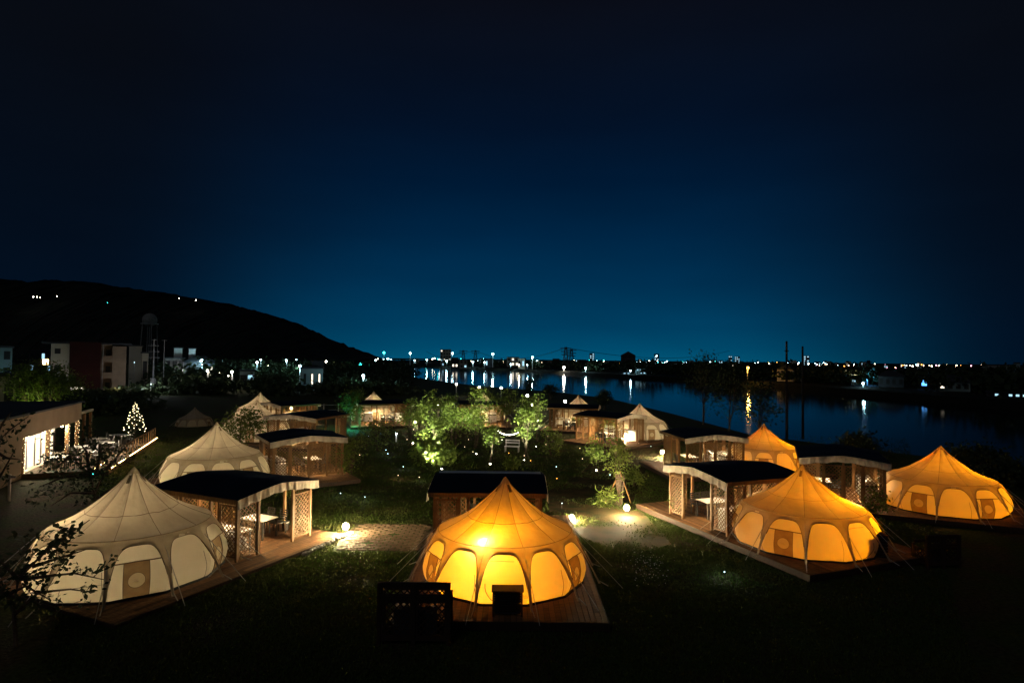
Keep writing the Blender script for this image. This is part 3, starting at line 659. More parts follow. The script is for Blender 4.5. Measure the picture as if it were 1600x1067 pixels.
me.loops.foreach_set('vertex_index', np.arange(3*n, dtype=np.int32)); me.polygons.add(n); me.polygons.foreach_set('loop_start', np.arange(0, 3*n, 3, dtype=np.int32))
M['grass'] = mat('grass_blades', (.055, .095, .016), .8, .2, c2=(.085, .10, .028), nscale=.7, transl=.3); me.materials.append(M['grass']); me.update(calc_edges=True)
o = bpy.data.objects.new('grass', me); COL.objects.link(o); tag(o, 'short patchy green grass on the lawn', 'grass', kind='stuff')
pv = empty('brick_paving', (-6.25, 21.85, 0)); pv['kind'] = 'structure'; b1 = None
for j in range(18):
    for i in range(9):
        if rnd.random() < .04: continue
        if b1 is None: b1 = MB().add([(0, 0, 0), (.33, 0, 0), (.33, .13, 0), (0, .13, 0), (.01, .01, .03), (.32, .01, .03), (.32, .12, .03), (.01, .12, .03)], [(4,5,6,7),(0,1,5,4),(1,2,6,5),(2,3,7,6),(3,0,4,7)]).build('brick', M['paver'], pv); o = b1
        else: o = linked(b1, pv, 'brick')
        o.location = (i*.38+(.19 if j % 2 else 0)+rnd.uniform(-.01, .01), j*.19+rnd.uniform(-.008, .008), rnd.uniform(-.004, .006)); o.rotation_euler.z = rnd.uniform(-.03, .03)
fl = []
for _ in range(150):
    q = P(rnd.gauss(1010, 18), rnd.gauss(883, 14), rnd.uniform(.05, .2)); fl.append(tuple(q))
leafmesh('white_flowers', fl, .045, M['white'], None, rs, .9, 'stuff'); tag(bpy.data.objects['white_flowers'], 'scattered tiny white flowers in the dark grass', 'flowers')

# ------------------------------------------------------------------ lamps on the ground
def floor_lamp(px, py, power, label, z=.25, r=.115, col=(1, .78, .42)):
    power *= 7
    p = P(px, py, z)
    if px == 878: p = Vector((p.x+.42, p.y, .0))
    t = empty('deck_lamp', p, 0, 1, label, 'lamp', 'round white lamps at the deck corners')
    MB().lathe([(.07, 0), (.07, .04), (.05, .06)], 10).build('lamp_base', M['black'], t); MB().ball((0, 0, .06+r), r, 12, 8).build('globe', M['g_flood' if power > 600 else 'g_flood_dim'], t)
for a in [(540, 829, 130, 'round lamp at the corner of the front left deck'), (878, 806, 130, 'round lamp right of the front centre tent'), (979, 799, 130, 'round lamp at the far corner of the front right deck'),
          (1035, 710, 90, 'round lamp at the walkway of the middle right hut')]: floor_lamp(*a)
for a in [(974, 689, 45, 'round lamp before the river side hut'), (648, 662, 45, 'round lamp right of the back left hut'), (839, 660, 45, 'round lamp left of the back right hut'), (455, 640, 25, 'round lamp behind the third left hut'),
          (684, 634, 30, 'round lamp on the lawn behind the left garden tree'), (832, 634, 30, 'round lamp behind the white-trunked tree')]: floor_lamp(*a, r=.10)
def garden_light(px, py, m, label, power=0, col=(1, 1, 1), h=.22, r=.021):
    p = P(px, py, 0)
    if h > .5: p = P(px, py+12, 0)
    t = empty('garden_light', p, 0, 1, label, 'garden light', 'small stake lights scattered over the lawn')
    MB().tube([(0, 0, 0), (0, 0, h)], .012, 5).build('stake', M['black'], t); k = p.y/30
    MB().ball((0, 0, h+r), r*max(1, k**.5), 6, 4).build('bulb', M[{'g_lamp': 'g_dot', 'g_cool': 'g_dotc', 'g_warm': 'g_dot'}.get(m, m)], t)
    if power: point((p.x, p.y, h+.16), power, col, .04)
GL = [(576, 685, 'g_cool', 0), (595, 682, 'g_blue', 0), (636, 691, 'g_lamp', 0), (644, 699, 'g_warm', 0), (603, 708, 'g_cool', 1.5), (606, 714, 'g_cool', 1.5), (562, 716, 'g_lamp', 0), (630, 735, 'g_cool', 2), (622, 749, 'g_warm', 3),
      (655, 752, 'g_lamp', 2.5), (739, 711, 'g_warm', 0), (710, 721, 'g_orange', 0), (726, 703, 'g_lamp', 0), (795, 713, 'g_orange', 1), (819, 717, 'g_lamp', 0), (829, 725, 'g_orange', 0), (869, 735, 'g_cool', 0), (870, 754, 'g_orange', 0),
      (853, 699, 'g_lamp', 0), (856, 686, 'g_lamp', 0), (864, 704, 'g_warm', 0), (873, 671, 'g_lamp', 0), (852, 671, 'g_warm', 0), (646, 675, 'g_lamp', 0), (732, 691, 'g_warm', 0), (779, 694, 'g_lamp', 0), (906, 705, 'g_warm', 0), (910, 722, 'g_warm', 0),
      (953, 748, 'g_cool', 0), (998, 697, 'g_lamp', 0), (1017, 702, 'g_cool', 0), (1132, 905, 'g_cool', 3.5), (532, 778, 'g_cool', 2.5), (570, 784, 'g_cool', 2.5), (262, 723, 'g_cool', 0), (276, 715, 'g_cool', 0), (81, 744, 'g_teal', .6), (117, 742, 'g_teal', .4),
      (145, 747, 'g_teal', .6), (201, 746, 'g_amber', 0), (175, 732, 'g_amber', 0), (192, 720, 'g_teal', 0), (144, 723, 'g_cool', 0), (156, 731, 'g_orange', 1), (188, 639, 'g_warm', 0), (177, 647, 'g_lamp', 0), (160, 642, 'g_lamp', 0), (322, 659, 'g_warm', 0), (315, 662, 'g_amber', 0), (330, 657, 'g_lamp', 0), (548, 632, 'g_lamp', 0), (878, 794, 'g_cool', 0)]
CN = {'g_cool': 'cool white', 'g_blue': 'blue', 'g_lamp': 'warm white', 'g_warm': 'yellowish', 'g_orange': 'orange', 'g_teal': 'teal', 'g_amber': 'amber'}
CP = {'g_cool': (.75, .92, 1), 'g_lamp': (1, .85, .6), 'g_warm': (1, .7, .3), 'g_orange': (1, .4, .1), 'g_teal': (.1, 1, .9), 'g_amber': (1, .6, .1)}
for i, (px, py, m, pw_) in enumerate(GL):
    same = sorted(q[0] for q in GL if q[2] == m); rank = same.index(px)
    garden_light(px, py, m, 'small %s stake light, %s from the left of the %s ones' % (CN[m], ordw(rank), CN[m]), pw_*2, CP.get(m, (1, 1, 1)))
# tall bollard
p = P(619, 690, 0); t = empty('bollard_lamp', p, 0, 1, 'white bollard lamp alone on the dark lawn left of the garden trees', 'lamp'); MB().box(-.05, .05, -.05, .05, 0, .6).build('post', M['white'], t); MB().ball((0, 0, .66), .06).build('bulb', M['g_cool'], t)
point((p.x, p.y-.25, .6), 3, (.9, .95, 1), .05)
# shore lamps
for px, py, Y, c_ in [(713, 600, 110, 'far left'), (749, 605, 100, 'second'), (783, 606, 96, 'third'), (824, 618, 80, 'nearest, by the pale tree'), (883, 627, 75, 'rightmost, above the back right roof')]:
    q = at(px, py, Y); t = empty('bank_lamp', (q.x, Y, 0), 0, 1, 'white lamp on a short post on the river bank, %s' % c_, 'lamp', 'lamps on posts along the near bank')
    MB().tube([(0, 0, 0), (0, 0, q.z-.1)], .04, 6).build('post', M['pole'], t); MB().ball((0, 0, q.z), .17, 8, 6).build('bulb', M['g_white'], t); point((q.x, Y-.35, q.z+.1), 40, (1, .92, .75), .1)
# string lights and bench
a, b = at(776, 672, 45), at(815, 672, 45); t = empty('string_lights', (a.x, a.y, 0), 0, 1, 'string of small white lights hanging between two garden trees', 'string lights'); mb = MB()
def cat_(f): q = a.lerp(b, f)-Vector((a.x, a.y, 0)); q.z -= .35*4*f*(1-f); return q
mb.tube([cat_(i/14) for i in range(15)], .006, 4).build('wire', M['black'], t)
bl = MB().ball((0, 0, 0), .035, 6, 4).build('bulb', M['g_white'], t); bl.location = cat_(.05)
for i in range(1, 11): o = linked(bl, t, 'bulb'); o.location = cat_(.05+.09*i)
q = P(800, 706, 0); t = empty('garden_bench', q, R(-12), 1, 'white metal bench with a frame among the garden trees', 'bench')
MB().box(-.55, .55, -.2, .2, .40, .44).build('seat', M['white'], t); MB().box(-.55, .55, .2, .23, .62, .70).box(-.55, .55, .2, .23, .80, .88).build('backrest', M['white'], t)
for x in (-.5, .5): MB().box(x-.02, x+.02, -.18, -.14, 0, .4).build('leg', M['white'], t); MB().box(x-.02, x+.02, .16, .198, 0, .9).build('leg', M['white'], t)

# ------------------------------------------------------------------ lattice enclosures at the front
def enclosure(loc, rz, W, D, H, label, n=2):
    t = empty('lattice_screen', loc, rz, 1, label, 'screen', 'lattice enclosures standing before the tents')
    for k in range(n+1):
        for y in (0, D): MB().box(-.045, .045, -.045, .045, 0, H if y == 0 else H-.4).build('post', M['darkwood'], t).location = (W*k/n, y, 0)
    for z in (H-.06, H-.38, .12): MB().box(.046, W-.046, -.03, .03, z, z+.07).box(.046, W-.046, D-.03, D+.03, z-.34*(z > 1), z+.07-.34*(z > 1)).build('rail', M['darkwood'], t)
    for k in range(n):
        lattice('lattice_panel', W/n-.09, H-.58, M['darkwood'], t, (W*k/n+.045, 0, 0), 0, .19); lattice('lattice_panel', W/n-.09, .26, M['darkwood'], t, (W*k/n+.045, 0, 0), 0, H-.32)
    for x in (0, W): lattice('lattice_panel', D-.09, H-.6, M['darkwood'], t, (x, .045, 0), R(90), .12)
    u = MB().box(.3, W-.3, .25, D-.15, .08, .75); u.build('equipment_unit', M['darkb'], t)
    return t
enclosure((-3.15, 14.75, 0), 0, 1.68, .6, 1.5, 'dark lattice enclosure left of the slatted box before the front centre tent')
enclosure((14.1, 20.5, 0), R(8), 1.2, .6, 1.12, 'dark lattice enclosure on the grass below the far right tent')
t = empty('slatted_box', (-.045, 16.0, .254), 0, 1, 'dark slatted wooden box on the deck before the front centre tent', 'slatted box')
for x in (-.37, .37):
    for y in (-.17, .17): MB().box(-.025, .025, -.025, .025, 0, .64).build('leg', M['darkwood'], t).location = (x, y, 0)
MB().box(-.42, .42, -.23, .23, .64, .67).build('lid', M['darkwood'], t)
s0 = None
for i in range(8):
    if s0 is None: s0 = MB().bar((-.344, 0, 0), (.344, 0, 0), .012, .062, up=(0, -.6, .8)).build('slat', M['darkwood'], t); o = s0
    else: o = linked(s0, t, 'slat')
    o.location = (0, -.17, .14+.063*i)
s1 = None
for i in range(7):
    for x in (-.37, .37):
        if s1 is None: s1 = MB().box(-.01, .01, -.144, .144, -.016, .016).build('slat', M['darkwood'], t); o = s1
        else: o = linked(s1, t, 'slat')
        o.location = (x, 0, .14+.07*i)
MB().box(-.33, .33, -.13, .15, .06, .60).build('equipment_unit', M['darkb'], t)
q = P(1362, 882, 0); t = empty('slatted_box', (q.x-.3, q.y+.2, 0), R(-15), 1, 'dark slatted box at the right end of the front right tent', 'slatted box')
MB().box(0, .85, 0, .4, .08, .95).build('equipment_unit', M['darkb'], t); s2 = None
for i in range(8):
    if s2 is None: s2 = MB().box(-.02, .87, -.035, -.015, -.035, .035).build('slat', M['darkwood'], t); o = s2
    else: o = linked(s2, t, 'slat')
    o.location = (0, 0, .15+.105*i)
MB().box(-.05, .90, -.06, .45, .97, 1.0).build('lid', M['darkwood'], t)
st = None
for i in range(16):
    f = i/15; q = P(543, 834, 0).lerp(P(470, 868, 0), f); rs = random.Random(i)
    m = MB().ball((0, 0, 0), 1, 8, 5); m.v = [(x*(1+rs.uniform(-.15, .15)), y*(1+rs.uniform(-.15, .15)), z) for x, y, z in m.v]; o = m.build('edging_stone', M['concrete'])
    o.location = (q.x+rs.uniform(-.04, .04)+.12, q.y+rs.uniform(-.05, .05), .05); o.scale = (rs.uniform(.09, .14), rs.uniform(.08, .11), .08); tag(o, 'small pale stone beside the front left deck, %s from the lamp' % ordw(i), 'stone', 'edging stones beside the front left deck')
# low bin and hanging plant in the front left hut
q = P(446, 828, .104); t = empty('waste_bin', q, 0, 1, 'small dark bin beside the post of the front left hut', 'bin'); MB().lathe([(.11, 0), (.14, .32), (.125, .32), (.1, .02)], 12).build('body', M['black'], t); MB().lathe([(.142, .30), (.150, .32), (.142, .34)], 12).build('rim', M['white'], t)
tr_(452, 790, 1.3, .35, 160, .3, 'plant with long pale leaves behind the opening of the front left hut', name='spiky_plant', cat='plant', seed=31, low=.3, aspect=.16, tr=.012, tips=10)


# ------------------------------------------------------------------ cafe building at the left
c0 = P(33, 748, 0); fe = at(125, 628, 43); dv = Vector((fe.x-c0.x, fe.y-c0.y, 0)); Lf = dv.length; rzc = math.atan2(dv.y, dv.x)
# local frame: x along the facade (away from camera), y to the left = behind the facade
t = empty('cafe_building', c0, rzc, 1, 'long low cafe with a tan wall and brightly lit windows under its roof', 'building'); cafe = t; H = 3.5; E = 2.25
def cbox(nm, m, *a, parent=None, kind=None): return MB().box(*a).build(nm, m, parent or cafe, kind=kind)
cbox('wall', M['tan'], -16, 0, 0, 9, 0, E)
cbox('roof_fascia', M['tan'], -16.1, Lf, -.12, 9, E+.003, H)
cbox('roof', M['darkb'], -16.3, Lf+.2, -.25, 9.2, H+.003, H+.12)
cbox('back_wall', M['cream'], .05, Lf-2.2, 3.6, 3.8, 0, E); cbox('floor', M['cream'], .02, Lf-.2, .3, 3.55, .0, .12)
nw = 6
for i in range(nw):
    xa = .35+i*(Lf-3.4)/nw; xb = xa+(Lf-3.4)/nw-.12
    f = MB().box(xa, xa+.06, .56, .64, .13, E-.02).box(xb-.06, xb, .56, .64, .13, E-.02).box(xa+.06, xb-.06, .56, .64, E-.08, E-.02).box(xa+.06, xb-.06, .56, .64, 1.7, 1.75).build('window', M['darkwood'] if i % 2 else M['white'], cafe)
    MB().box(xa+.06, xb-.06, .595, .605, .15, 1.70).box(xa+.06, xb-.06, .595, .605, 1.75, E-.08).build('pane', M['g_cafe'], f)
fl0 = None
for i, fx in enumerate((.25, Lf*.42, Lf*.78, Lf-.15)):
    pq = MB().box(fx-.1, fx+.1, -.02, .18, 0, E-.002).build('post', M['wood'], cafe)
    fb = MB()
    for j in range(34): a_ = j*2.4; fb.ball((fx+.13*math.cos(a_), .08+.13*math.sin(a_), .15+j*.062), .019, 5, 3)
    fb.build('fairy_lights', M['g_fairy'], pq, kind='stuff')
for k, (u, v_, pz) in enumerate([(1.6, .3, 500), (4.6, .3, 300), (7.5, .3, 200)]):
    q = cafe.matrix_basis @ Vector((u, v_, 2.15)); point(tuple(Matrix.Translation(c0) @ Matrix.Rotation(rzc, 4, 'Z') @ Vector((u, v_, 1.95))), pz, (1, .8, .52), .1)
    MB().ball((u, v_, 2.14), .10, 10, 6).build('ceiling_lamp', M['g_lamp'], cafe)
cm = Matrix.Translation(c0) @ Matrix.Rotation(rzc, 4, 'Z')
def cw(u, v_, z): return cm @ Vector((u, v_, z))
tz = empty('cafe_terrace', c0, rzc, 1, 'bright wooden terrace with light strips before the cafe windows', 'terrace')
MB().box(-.3, Lf+3.8, -4.2, -.14, .0, .30).build('deck_platform', M['paver'], tz)
for (ua, va, ub, vb) in ((-.3, -4.25, 3.5, -4.25), (4.6, -4.25, Lf+3.8, -4.25), (-.1, -3.4, 2.3, -3.4)):
    MB().bar((ua, va, .36), (ub, vb, .36), .03).build('light_strip', M['g_warm'], tz)
rl = MB(); rl.bar((4.4, -4.1, 1.15), (Lf+3.8, -4.1, 1.15), .06)
for i in range(12): u = 4.4+i*(Lf-.6)/11; rl.bar((u, -4.1, .3), (u, -4.1, 1.15), .05)
rl.build('railing', M['wood'], tz)
for k, (u, v_, pz) in enumerate([(2.6, -3.0, 150), (6, -3.2, 110), (10.5, -3.4, 60)]): point(tuple(cw(u, v_, 1.0)), pz, (1, .8, .55), .15)
cw_l = ['nearest the plain wall', 'second from the plain wall', 'in the middle of the terrace', 'far side of the middle', 'toward the pergola', 'nearest the pergola']
for i in range(6):
    q = cw(1.1+2.0*i, -2.3 if i % 2 else -1.5, .303); o = put(DT, q, rzc+R(10*i), 'white table on the lit cafe terrace, %s' % cw_l[i], 'table', 'tables on the cafe terrace')
    for j in (-1, 1):
        q = cw(1.1+2.0*i+.3*j, (-2.3 if i % 2 else -1.5)+.62*j, .303); put(DC, q, rzc+R(90-90*j), 'chair at the %s side of the terrace table %s' % ('inner' if j > 0 else 'outer', cw_l[i]), 'chair', 'chairs on the cafe terrace')
pg = empty('pergola', cw(Lf+.3, 0, 0), rzc, 1, 'open timber pergola beyond the end of the cafe roof', 'pergola')
for u in (.4, 2.0, 3.6):
    for v_ in (.3, 2.6): MB().box(u-.09, u+.09, v_-.09, v_+.09, 0, 2.55).build('post', M['wood'], pg)
MB().box(0, 4.0, .2, .4, 2.553, 2.72).box(0, 4.0, 2.5, 2.7, 2.553, 2.72).build('beam', M['cream'], pg)
# signpost
q = P(14, 783, 0); t = empty('signpost', q, 0, 1, 'small white signpost with two arms beside the plain cafe wall', 'sign'); MB().box(-.05, .05, -.04, .04, 0, 1.25).build('post', M['white'], t)
MB().box(-.42, .0, -.07, -.045, 1.05, 1.22).build('sign_board', M['white'], t); MB().box(.06, .30, -.03, .0, 1.10, 1.20).build('sign_board', M['white'], t)
point((q.x+1.2, q.y+1, 1.0), 14, (1, .6, .3), .1, 'path_light')
# fairy light tree
q = P(210, 688, 0); t = empty('fairy_light_tree', q, 0, 1, 'cone-shaped tree wrapped in tiny warm lights on the dark lawn', 'tree')
rs = np.random.RandomState(4); pts = [(r_*math.cos(a_), r_*math.sin(a_), .7+2.3*h_) for h_, a_ in rs.uniform(0, 1, (900, 2))*[1, 6.283] for r_ in [(1-h_)*.85*rs.uniform(.3, 1)]]
leafmesh('crown', pts, .16, M['leafd'], t, rs); MB().tube([(0, 0, 0), (0, 0, 2.9)], [.06, .01], 6).build('trunk', M['trunk'], t)
fb = None
for i in range(70):
    h_ = i/70; a_ = i*2.399; r_ = (1-h_)*.9
    if fb is None: fb = MB().ball((0, 0, 0), .034, 5, 4).build('fairy_light', M['g_fairy'], t); o = fb
    else: o = linked(fb, t, 'fairy_light')
    o.location = (r_*math.cos(a_)+rs.uniform(-.08, .08), r_*math.sin(a_), .72+2.35*h_+rs.uniform(-.06, .06))
# grey unlit tent
g0 = at(305, 621, 60); o = put(T0, (g0.x, 60, -.25), R(20), 'small unlit grey tent alone in the dark behind the left row', 'tent', None, .68); 
if 'group' in o: del o['group']
g1 = P(385, 700, 0)

# ------------------------------------------------------------------ hills
def hill(name, prof, Y, depth, mt, seed, bumps=1.0):
    import mathutils.noise as mn
    xs = []; n = 900; pxs = np.linspace(prof[0][0], prof[-1][0], n); yy = np.interp(pxs, [p[0] for p in prof], [p[1] for p in prof]); rows = 14; vs = []
    for j in range(rows+1):
        f = j/rows*2-1
        for px, py in zip(pxs, yy):
            p = at(px, py, Y); hh = max(p.z+3, 0)*math.cos(f*math.pi/2)**.8 if abs(f) < 1 else 0
            no = mn.noise(Vector((p.x*.035, (Y+f*depth)*.035, seed)))*3.2*bumps+mn.noise(Vector((p.x*.16, (Y+f*depth)*.16, seed+5)))*2.2*bumps+abs(mn.noise(Vector((p.x*.45, f*20, seed+9))))*2.6*bumps
            vs.append((p.x, Y+f*depth, hh-3+no*min(1, hh/14)))
    o = MB().add(vs, [(j*n+i, j*n+i+1, (j+1)*n+i+1, (j+1)*n+i) for j in range(rows) for i in range(n-1)]).build(name, mt); return tag(o, kind='structure')
M['hill'] = mat('hill_forest', (.03, .034, .03), .95, .05, c2=(.02, .024, .022), nscale=.05)
hill('wooded_hill', [(-900, 470), (-500, 455), (-200, 452), (0, 457), (60, 452), (110, 444), (160, 444), (200, 452), (250, 458), (290, 466), (330, 471), (400, 487), (440, 500), (480, 518), (505, 532), (525, 538), (550, 551), (575, 562)], 620, 200, M['hill'], 3)
hill('distant_hill', [(-900, 430), (-300, 445), (-60, 432), (0, 437), (30, 441), (60, 447), (120, 455), (200, 470), (400, 520), (520, 562)], 1500, 300, M['hill'], 9, 2)

# ------------------------------------------------------------------ buildings
def facade_windows(t, X0, X1, Yf, z0, z1, nx, nz, wfrac, lit, mglow, frame=M['darkb'], rs_=None):
    dx = (X1-X0)/nx; dz = (z1-z0)/nz
    for i in range(nx):
        for j in range(nz):
            xa = X0+dx*(i+.5)-dx*wfrac/2; xb = xa+dx*wfrac; za = z0+dz*(j+.32); zb = za+dz*.45
            on = rs_.random() < lit
            f = MB().box(xa-.08, xb+.08, Yf-.06, Yf-.003, za-.08, za).box(xa-.08, xb+.08, Yf-.06, Yf-.003, zb, zb+.08).box(xa-.08, xa, Yf-.06, Yf-.003, za, zb).box(xb, xb+.08, Yf-.06, Yf-.003, za, zb).build('window', frame, t)
            MB().box(xa, xb, Yf-.03, Yf-.004, za, zb).build('pane', mglow if on else M['black'], f)
def building(name, x0, x1, ytop, Y, depth, mt, label, cat='building', nx=0, nz=0, lit=.3, mg='g_win', roof=None, group=None, zb=0, rot=0, wf=.5):
    a = at(x0, ytop, Y); b = at(x1, ytop, Y); H = a.z; az = math.atan((x0+x1)/2/940-800/940)
    hw = (b.x-a.x)/2*math.cos(az); t = empty(name, ((a.x+b.x)/2, Y, 0), -az, 1, label, cat, group); Y0_ = Y; a = Vector((-hw, 0, H)); b = Vector((hw, 0, H)); Y = 0
    MB().box(a.x, b.x, Y, Y+depth, zb, H).build('wall', mt, t)
    if roof == 'gable':
        m = MB(); c = (a.x+b.x)/2; rh = (b.x-a.x)*.28
        m.add([(a.x-.3, Y-.3, H+.01), (b.x+.3, Y-.3, H+.01), (c, Y-.3, H+rh), (a.x-.3, Y+depth, H+.01), (b.x+.3, Y+depth, H+.01), (c, Y+depth, H+rh)], [(0, 1, 2), (3, 5, 4), (0, 2, 5, 3), (1, 4, 5, 2), (0, 3, 4, 1)]); m.build('roof', M['darkb'], t)
    elif roof == 'hip':
        m = MB(); e = .5; m.add([(a.x-e, Y-e, H+.01), (b.x+e, Y-e, H+.01), (b.x+e, Y+depth, H+.01), (a.x-e, Y+depth, H+.01), ((a.x*.7+b.x*.3), Y+depth/2, H+1.8), ((a.x*.3+b.x*.7), Y+depth/2, H+1.8)], [(0, 1, 5, 4), (1, 2, 5), (2, 3, 4, 5), (3, 0, 4), (0, 3, 2, 1)]); m.build('roof', M['darkb'], t)
    else: MB().box(a.x-.25, b.x+.25, Y-.25, Y+depth+.2, H+.004, H+.3).build('roof', M['darkb'] if roof is None else roof, t)
    if nx: facade_windows(t, a.x, b.x, Y, zb, H, nx, nz, wf, lit, M[mg], rs_=rnd)
    return t
# three storey apartment block: cream end, dark red stair tower, tan balconies
YB = 104; aa = math.atan((139-800)/940); Xa = YB*math.tan(aa); Da = YB/math.cos(aa)
t = empty('apartment_block', (Xa, YB, 0), -aa, 1, 'three-storey apartment block, cream, dark red and tan, on the left', 'building')
def X(px, Y): return at(px, 560, Y).x
def lx(px): return Da*math.tan(math.atan((px-800)/940)-aa)
Ht = at(139, 538, YB).z; xs = [lx(v_) for v_ in (80, 109, 158, 176, 198)]
MB().box(xs[0], xs[1], 0, 11, 0, Ht).build('cream_wall', M['cream'], t)
MB().box(xs[1]+.01, xs[2], -.5, 10.9, 0, Ht+.4).build('stair_tower', M['redw'], t)
MB().box(xs[2]+.01, xs[4], 1.6, 10.8, 0, Ht-.2).build('tan_wall', M['tan'], t); MB().box(xs[3], xs[4], .2, 1.59, 0, Ht-.25).build('side_wall', M['tan'], t)
for k in range(4): MB().box(xs[2]+.02, xs[3]-.01, .1, 1.58, Ht*k/3-.16 if k else 0, Ht*k/3+(.9 if k < 3 else .1)).build('balcony', M['tan'], t)
MB().box(xs[0]-1.3, xs[1], -.4, 11.3, Ht+.01, Ht+.3).box(xs[2]+.02, xs[4]+.8, -.2, 11.3, Ht+.02, Ht+.28).build('roof', M['darkb'], t)
MB().box(lx(113), lx(132), -.56, -.51, .9, 1.3).build('window', M['g_win'], t)
for k in range(3): MB().box(xs[3]-.9, xs[3]-.2, 1.55, 1.597, Ht*k/3+.3, Ht*k/3+2).build('window', M['black'], t)
for k in range(3): MB().box(xs[0]+.5, xs[0]+1.3, -.04, -.003, Ht*k/3+1.2, Ht*k/3+2.1).build('window', M['black'], t)
MB().tube([(xs[2]+.3, -.1, 0), (xs[2]+.3, -.1, Ht)], .06, 6).build('drain_pipe', M['pole'], t)
building('white_house', 202, 222, 541, 125, 8, M['cream'], 'pale rooftop block right of the apartment block', nx=0)
building('house', 222, 232, 552, 124, 7, M['cream'], 'small pale house beside the water tower foot', nx=1, nz=1, lit=0)
building('house', -30, 20, 543, 95, 10, M['teal'], 'teal-lit house at the far left edge', nx=3, nz=3, lit=.1, mg='g_winc')
building('house', 46, 81, 548, 130, 10, M['darkb'], 'dark house with one orange window beside the apartment block', nx=4, nz=3, lit=.3, mg='g_winc')
hs = bpy.data.objects['house.002']; MB().box(.4, 1.4, -.13, -.07, 4.6, 5.7).build('lit_window', M['g_warm'], hs)
building('garage', -20, 26, 588, 70, 6, M['cream'], 'low pale garage in front of the teal-lit house', nx=2, nz=1, lit=.4)
building('house', 272, 285, 544, 165, 6, M['white'], 'white stepped block left of the bright blue-white lamp', nx=0); building('house', 295, 306, 545, 165, 6, M['white'], 'white stepped block nearest the bright blue-white lamp', nx=0)
building('house', 258, 288, 560, 160, 10, M['concrete'], 'grey house behind the utility pole', nx=3, nz=2, lit=.1); building('house', 288, 335, 566, 160, 10, M['darkb'], 'dark low house under the bright blue-white lamp', nx=4, nz=1, lit=.2, roof='hip')
building('house', 471, 505, 576, 120, 8, M['teal'], 'blue-lit house with two bright windows left of the teal lamp', nx=3, nz=1, lit=.7, wf=.22, roof=None); building('house', 487, 506, 566, 130, 8, M['darkb'], 'tall dark house behind the blue-lit house', nx=1, nz=2, lit=0)
building('house', 375, 398, 580, 130, 8, M['teal'], 'low house with a blue strip window on the left', nx=2, nz=1, lit=.8, mg='g_winc', wf=.8)
# far bank
building('tower_block', 688, 705, 546, 640, 20, M['cream'], 'tall beige block across the river left of the pylons', nx=4, nz=5, lit=.1)
building('warehouse', 792, 811, 558, 520, 20, M['cream'], 'pale building under the lamps across the river', nx=3, nz=2, lit=.3)
building('tower_block', 921, 929, 552, 900, 20, M['teal'], 'slim blue-lit tower far across the river', nx=2, nz=6, lit=.8, mg='g_winc')
building('warehouse', 970, 993, 555, 620, 30, M['darkb'], 'dark bulky block on the skyline right of the slim tower', nx=4, nz=3, lit=0, roof='gable')
building('tower_block', 1022, 1030, 553, 850, 20, M['darkb'], 'tower with a bright white top sign on the skyline', nx=2, nz=5, lit=.5, mg='g_winc')
building('tower_block', 1138, 1144, 556, 900, 20, M['teal'], 'left narrow tower of the paired blocks on the skyline', nx=2, nz=5, lit=.6, mg='g_winc'); building('tower_block', 1148, 1156, 557, 900, 20, M['teal'], 'right tower of the paired blocks on the skyline', nx=3, nz=5, lit=.6, mg='g_winc')
building('tower_block', 1255, 1265, 556, 700, 20, M['darkb'], 'tall block with stacked white windows behind the right utility pole', nx=2, nz=6, lit=.8, mg='g_winc')
building('house', 1214, 1241, 577, 235, 12, M['cream'], 'beige gabled house behind the left utility pole', nx=1, nz=2, lit=0, roof='gable', zb=-1)
building('house', 1246, 1272, 582, 240, 12, M['tan'], 'tan house right of the gabled house', nx=2, nz=1, lit=0, roof='hip', zb=-1)
building('house', 967, 985, 582, 330, 10, M['teal'], 'low house with blue-lit front across the river', nx=3, nz=1, lit=.3, mg='g_winc', zb=-1); building('house', 993, 1010, 576, 330, 10, M['teal'], 'brightly blue-lit small building across the river', nx=3, nz=2, lit=.9, mg='g_winc', zb=-1)
building('house', 1330, 1348, 585, 205, 10, M['teal'], 'boathouse with a lit teal wall on the far bank', nx=2, nz=1, lit=.8, mg='g_winc', zb=-1, roof='hip')
building('house', 1372, 1412, 588, 190, 10, M['darkb'], 'dark green-sided house on the far bank', nx=4, nz=1, lit=0, zb=-1, roof='hip'); building('house', 1436, 1452, 590, 180, 10, M['darkb'], 'dark house with one blue-lit window on the far bank', nx=1, nz=1, lit=1, mg='g_blue', zb=-1)
building('house', 1466, 1516, 596, 168, 10, M['teal'], 'house with a teal-lit hipped roof on the right far bank', nx=4, nz=1, lit=.1, zb=-1, roof='hip')
building('warehouse', 1533, 1582, 570, 260, 20, M['concrete'], 'wide grey warehouse at the right edge of the far bank', nx=0, zb=-1); building('warehouse', 1584, 1594, 567, 255, 20, M['g_blue'] if 0 else M['teal'], 'blue-lit building end at the right edge', nx=0, zb=-1)
building('warehouse', 1540, 1640, 614, 140, 8, M['darkb'], 'low shed with teal strip windows at the right edge', nx=9, nz=1, lit=.6, mg='g_winc', zb=-1)
rs = random.Random(21); q = 0; city = []
for px in np.linspace(655, 1440, 44):
    px = px+rs.uniform(-7, 7); Y = rs.uniform(430, 900); wdt = rs.uniform(4, 12); top = 560+(px-800)*.0105+rs.uniform(-1.5, 5); city.append((px, top, wdt, Y))
for i, (px, top, wdt, Y) in enumerate(sorted(city)):
    building('house', px-wdt/2, px+wdt/2, top, Y, 10, M[rs.choice(['darkb', 'darkb', 'concrete', 'cream'])], 'small city building across the river, %s from the left' % ordw(i), nx=rs.choice([2, 3]), nz=rs.choice([1, 2]), lit=.35, mg=rs.choice(['g_win', 'g_winc', 'g_winc']), group='small buildings of the far city', zb=-1)

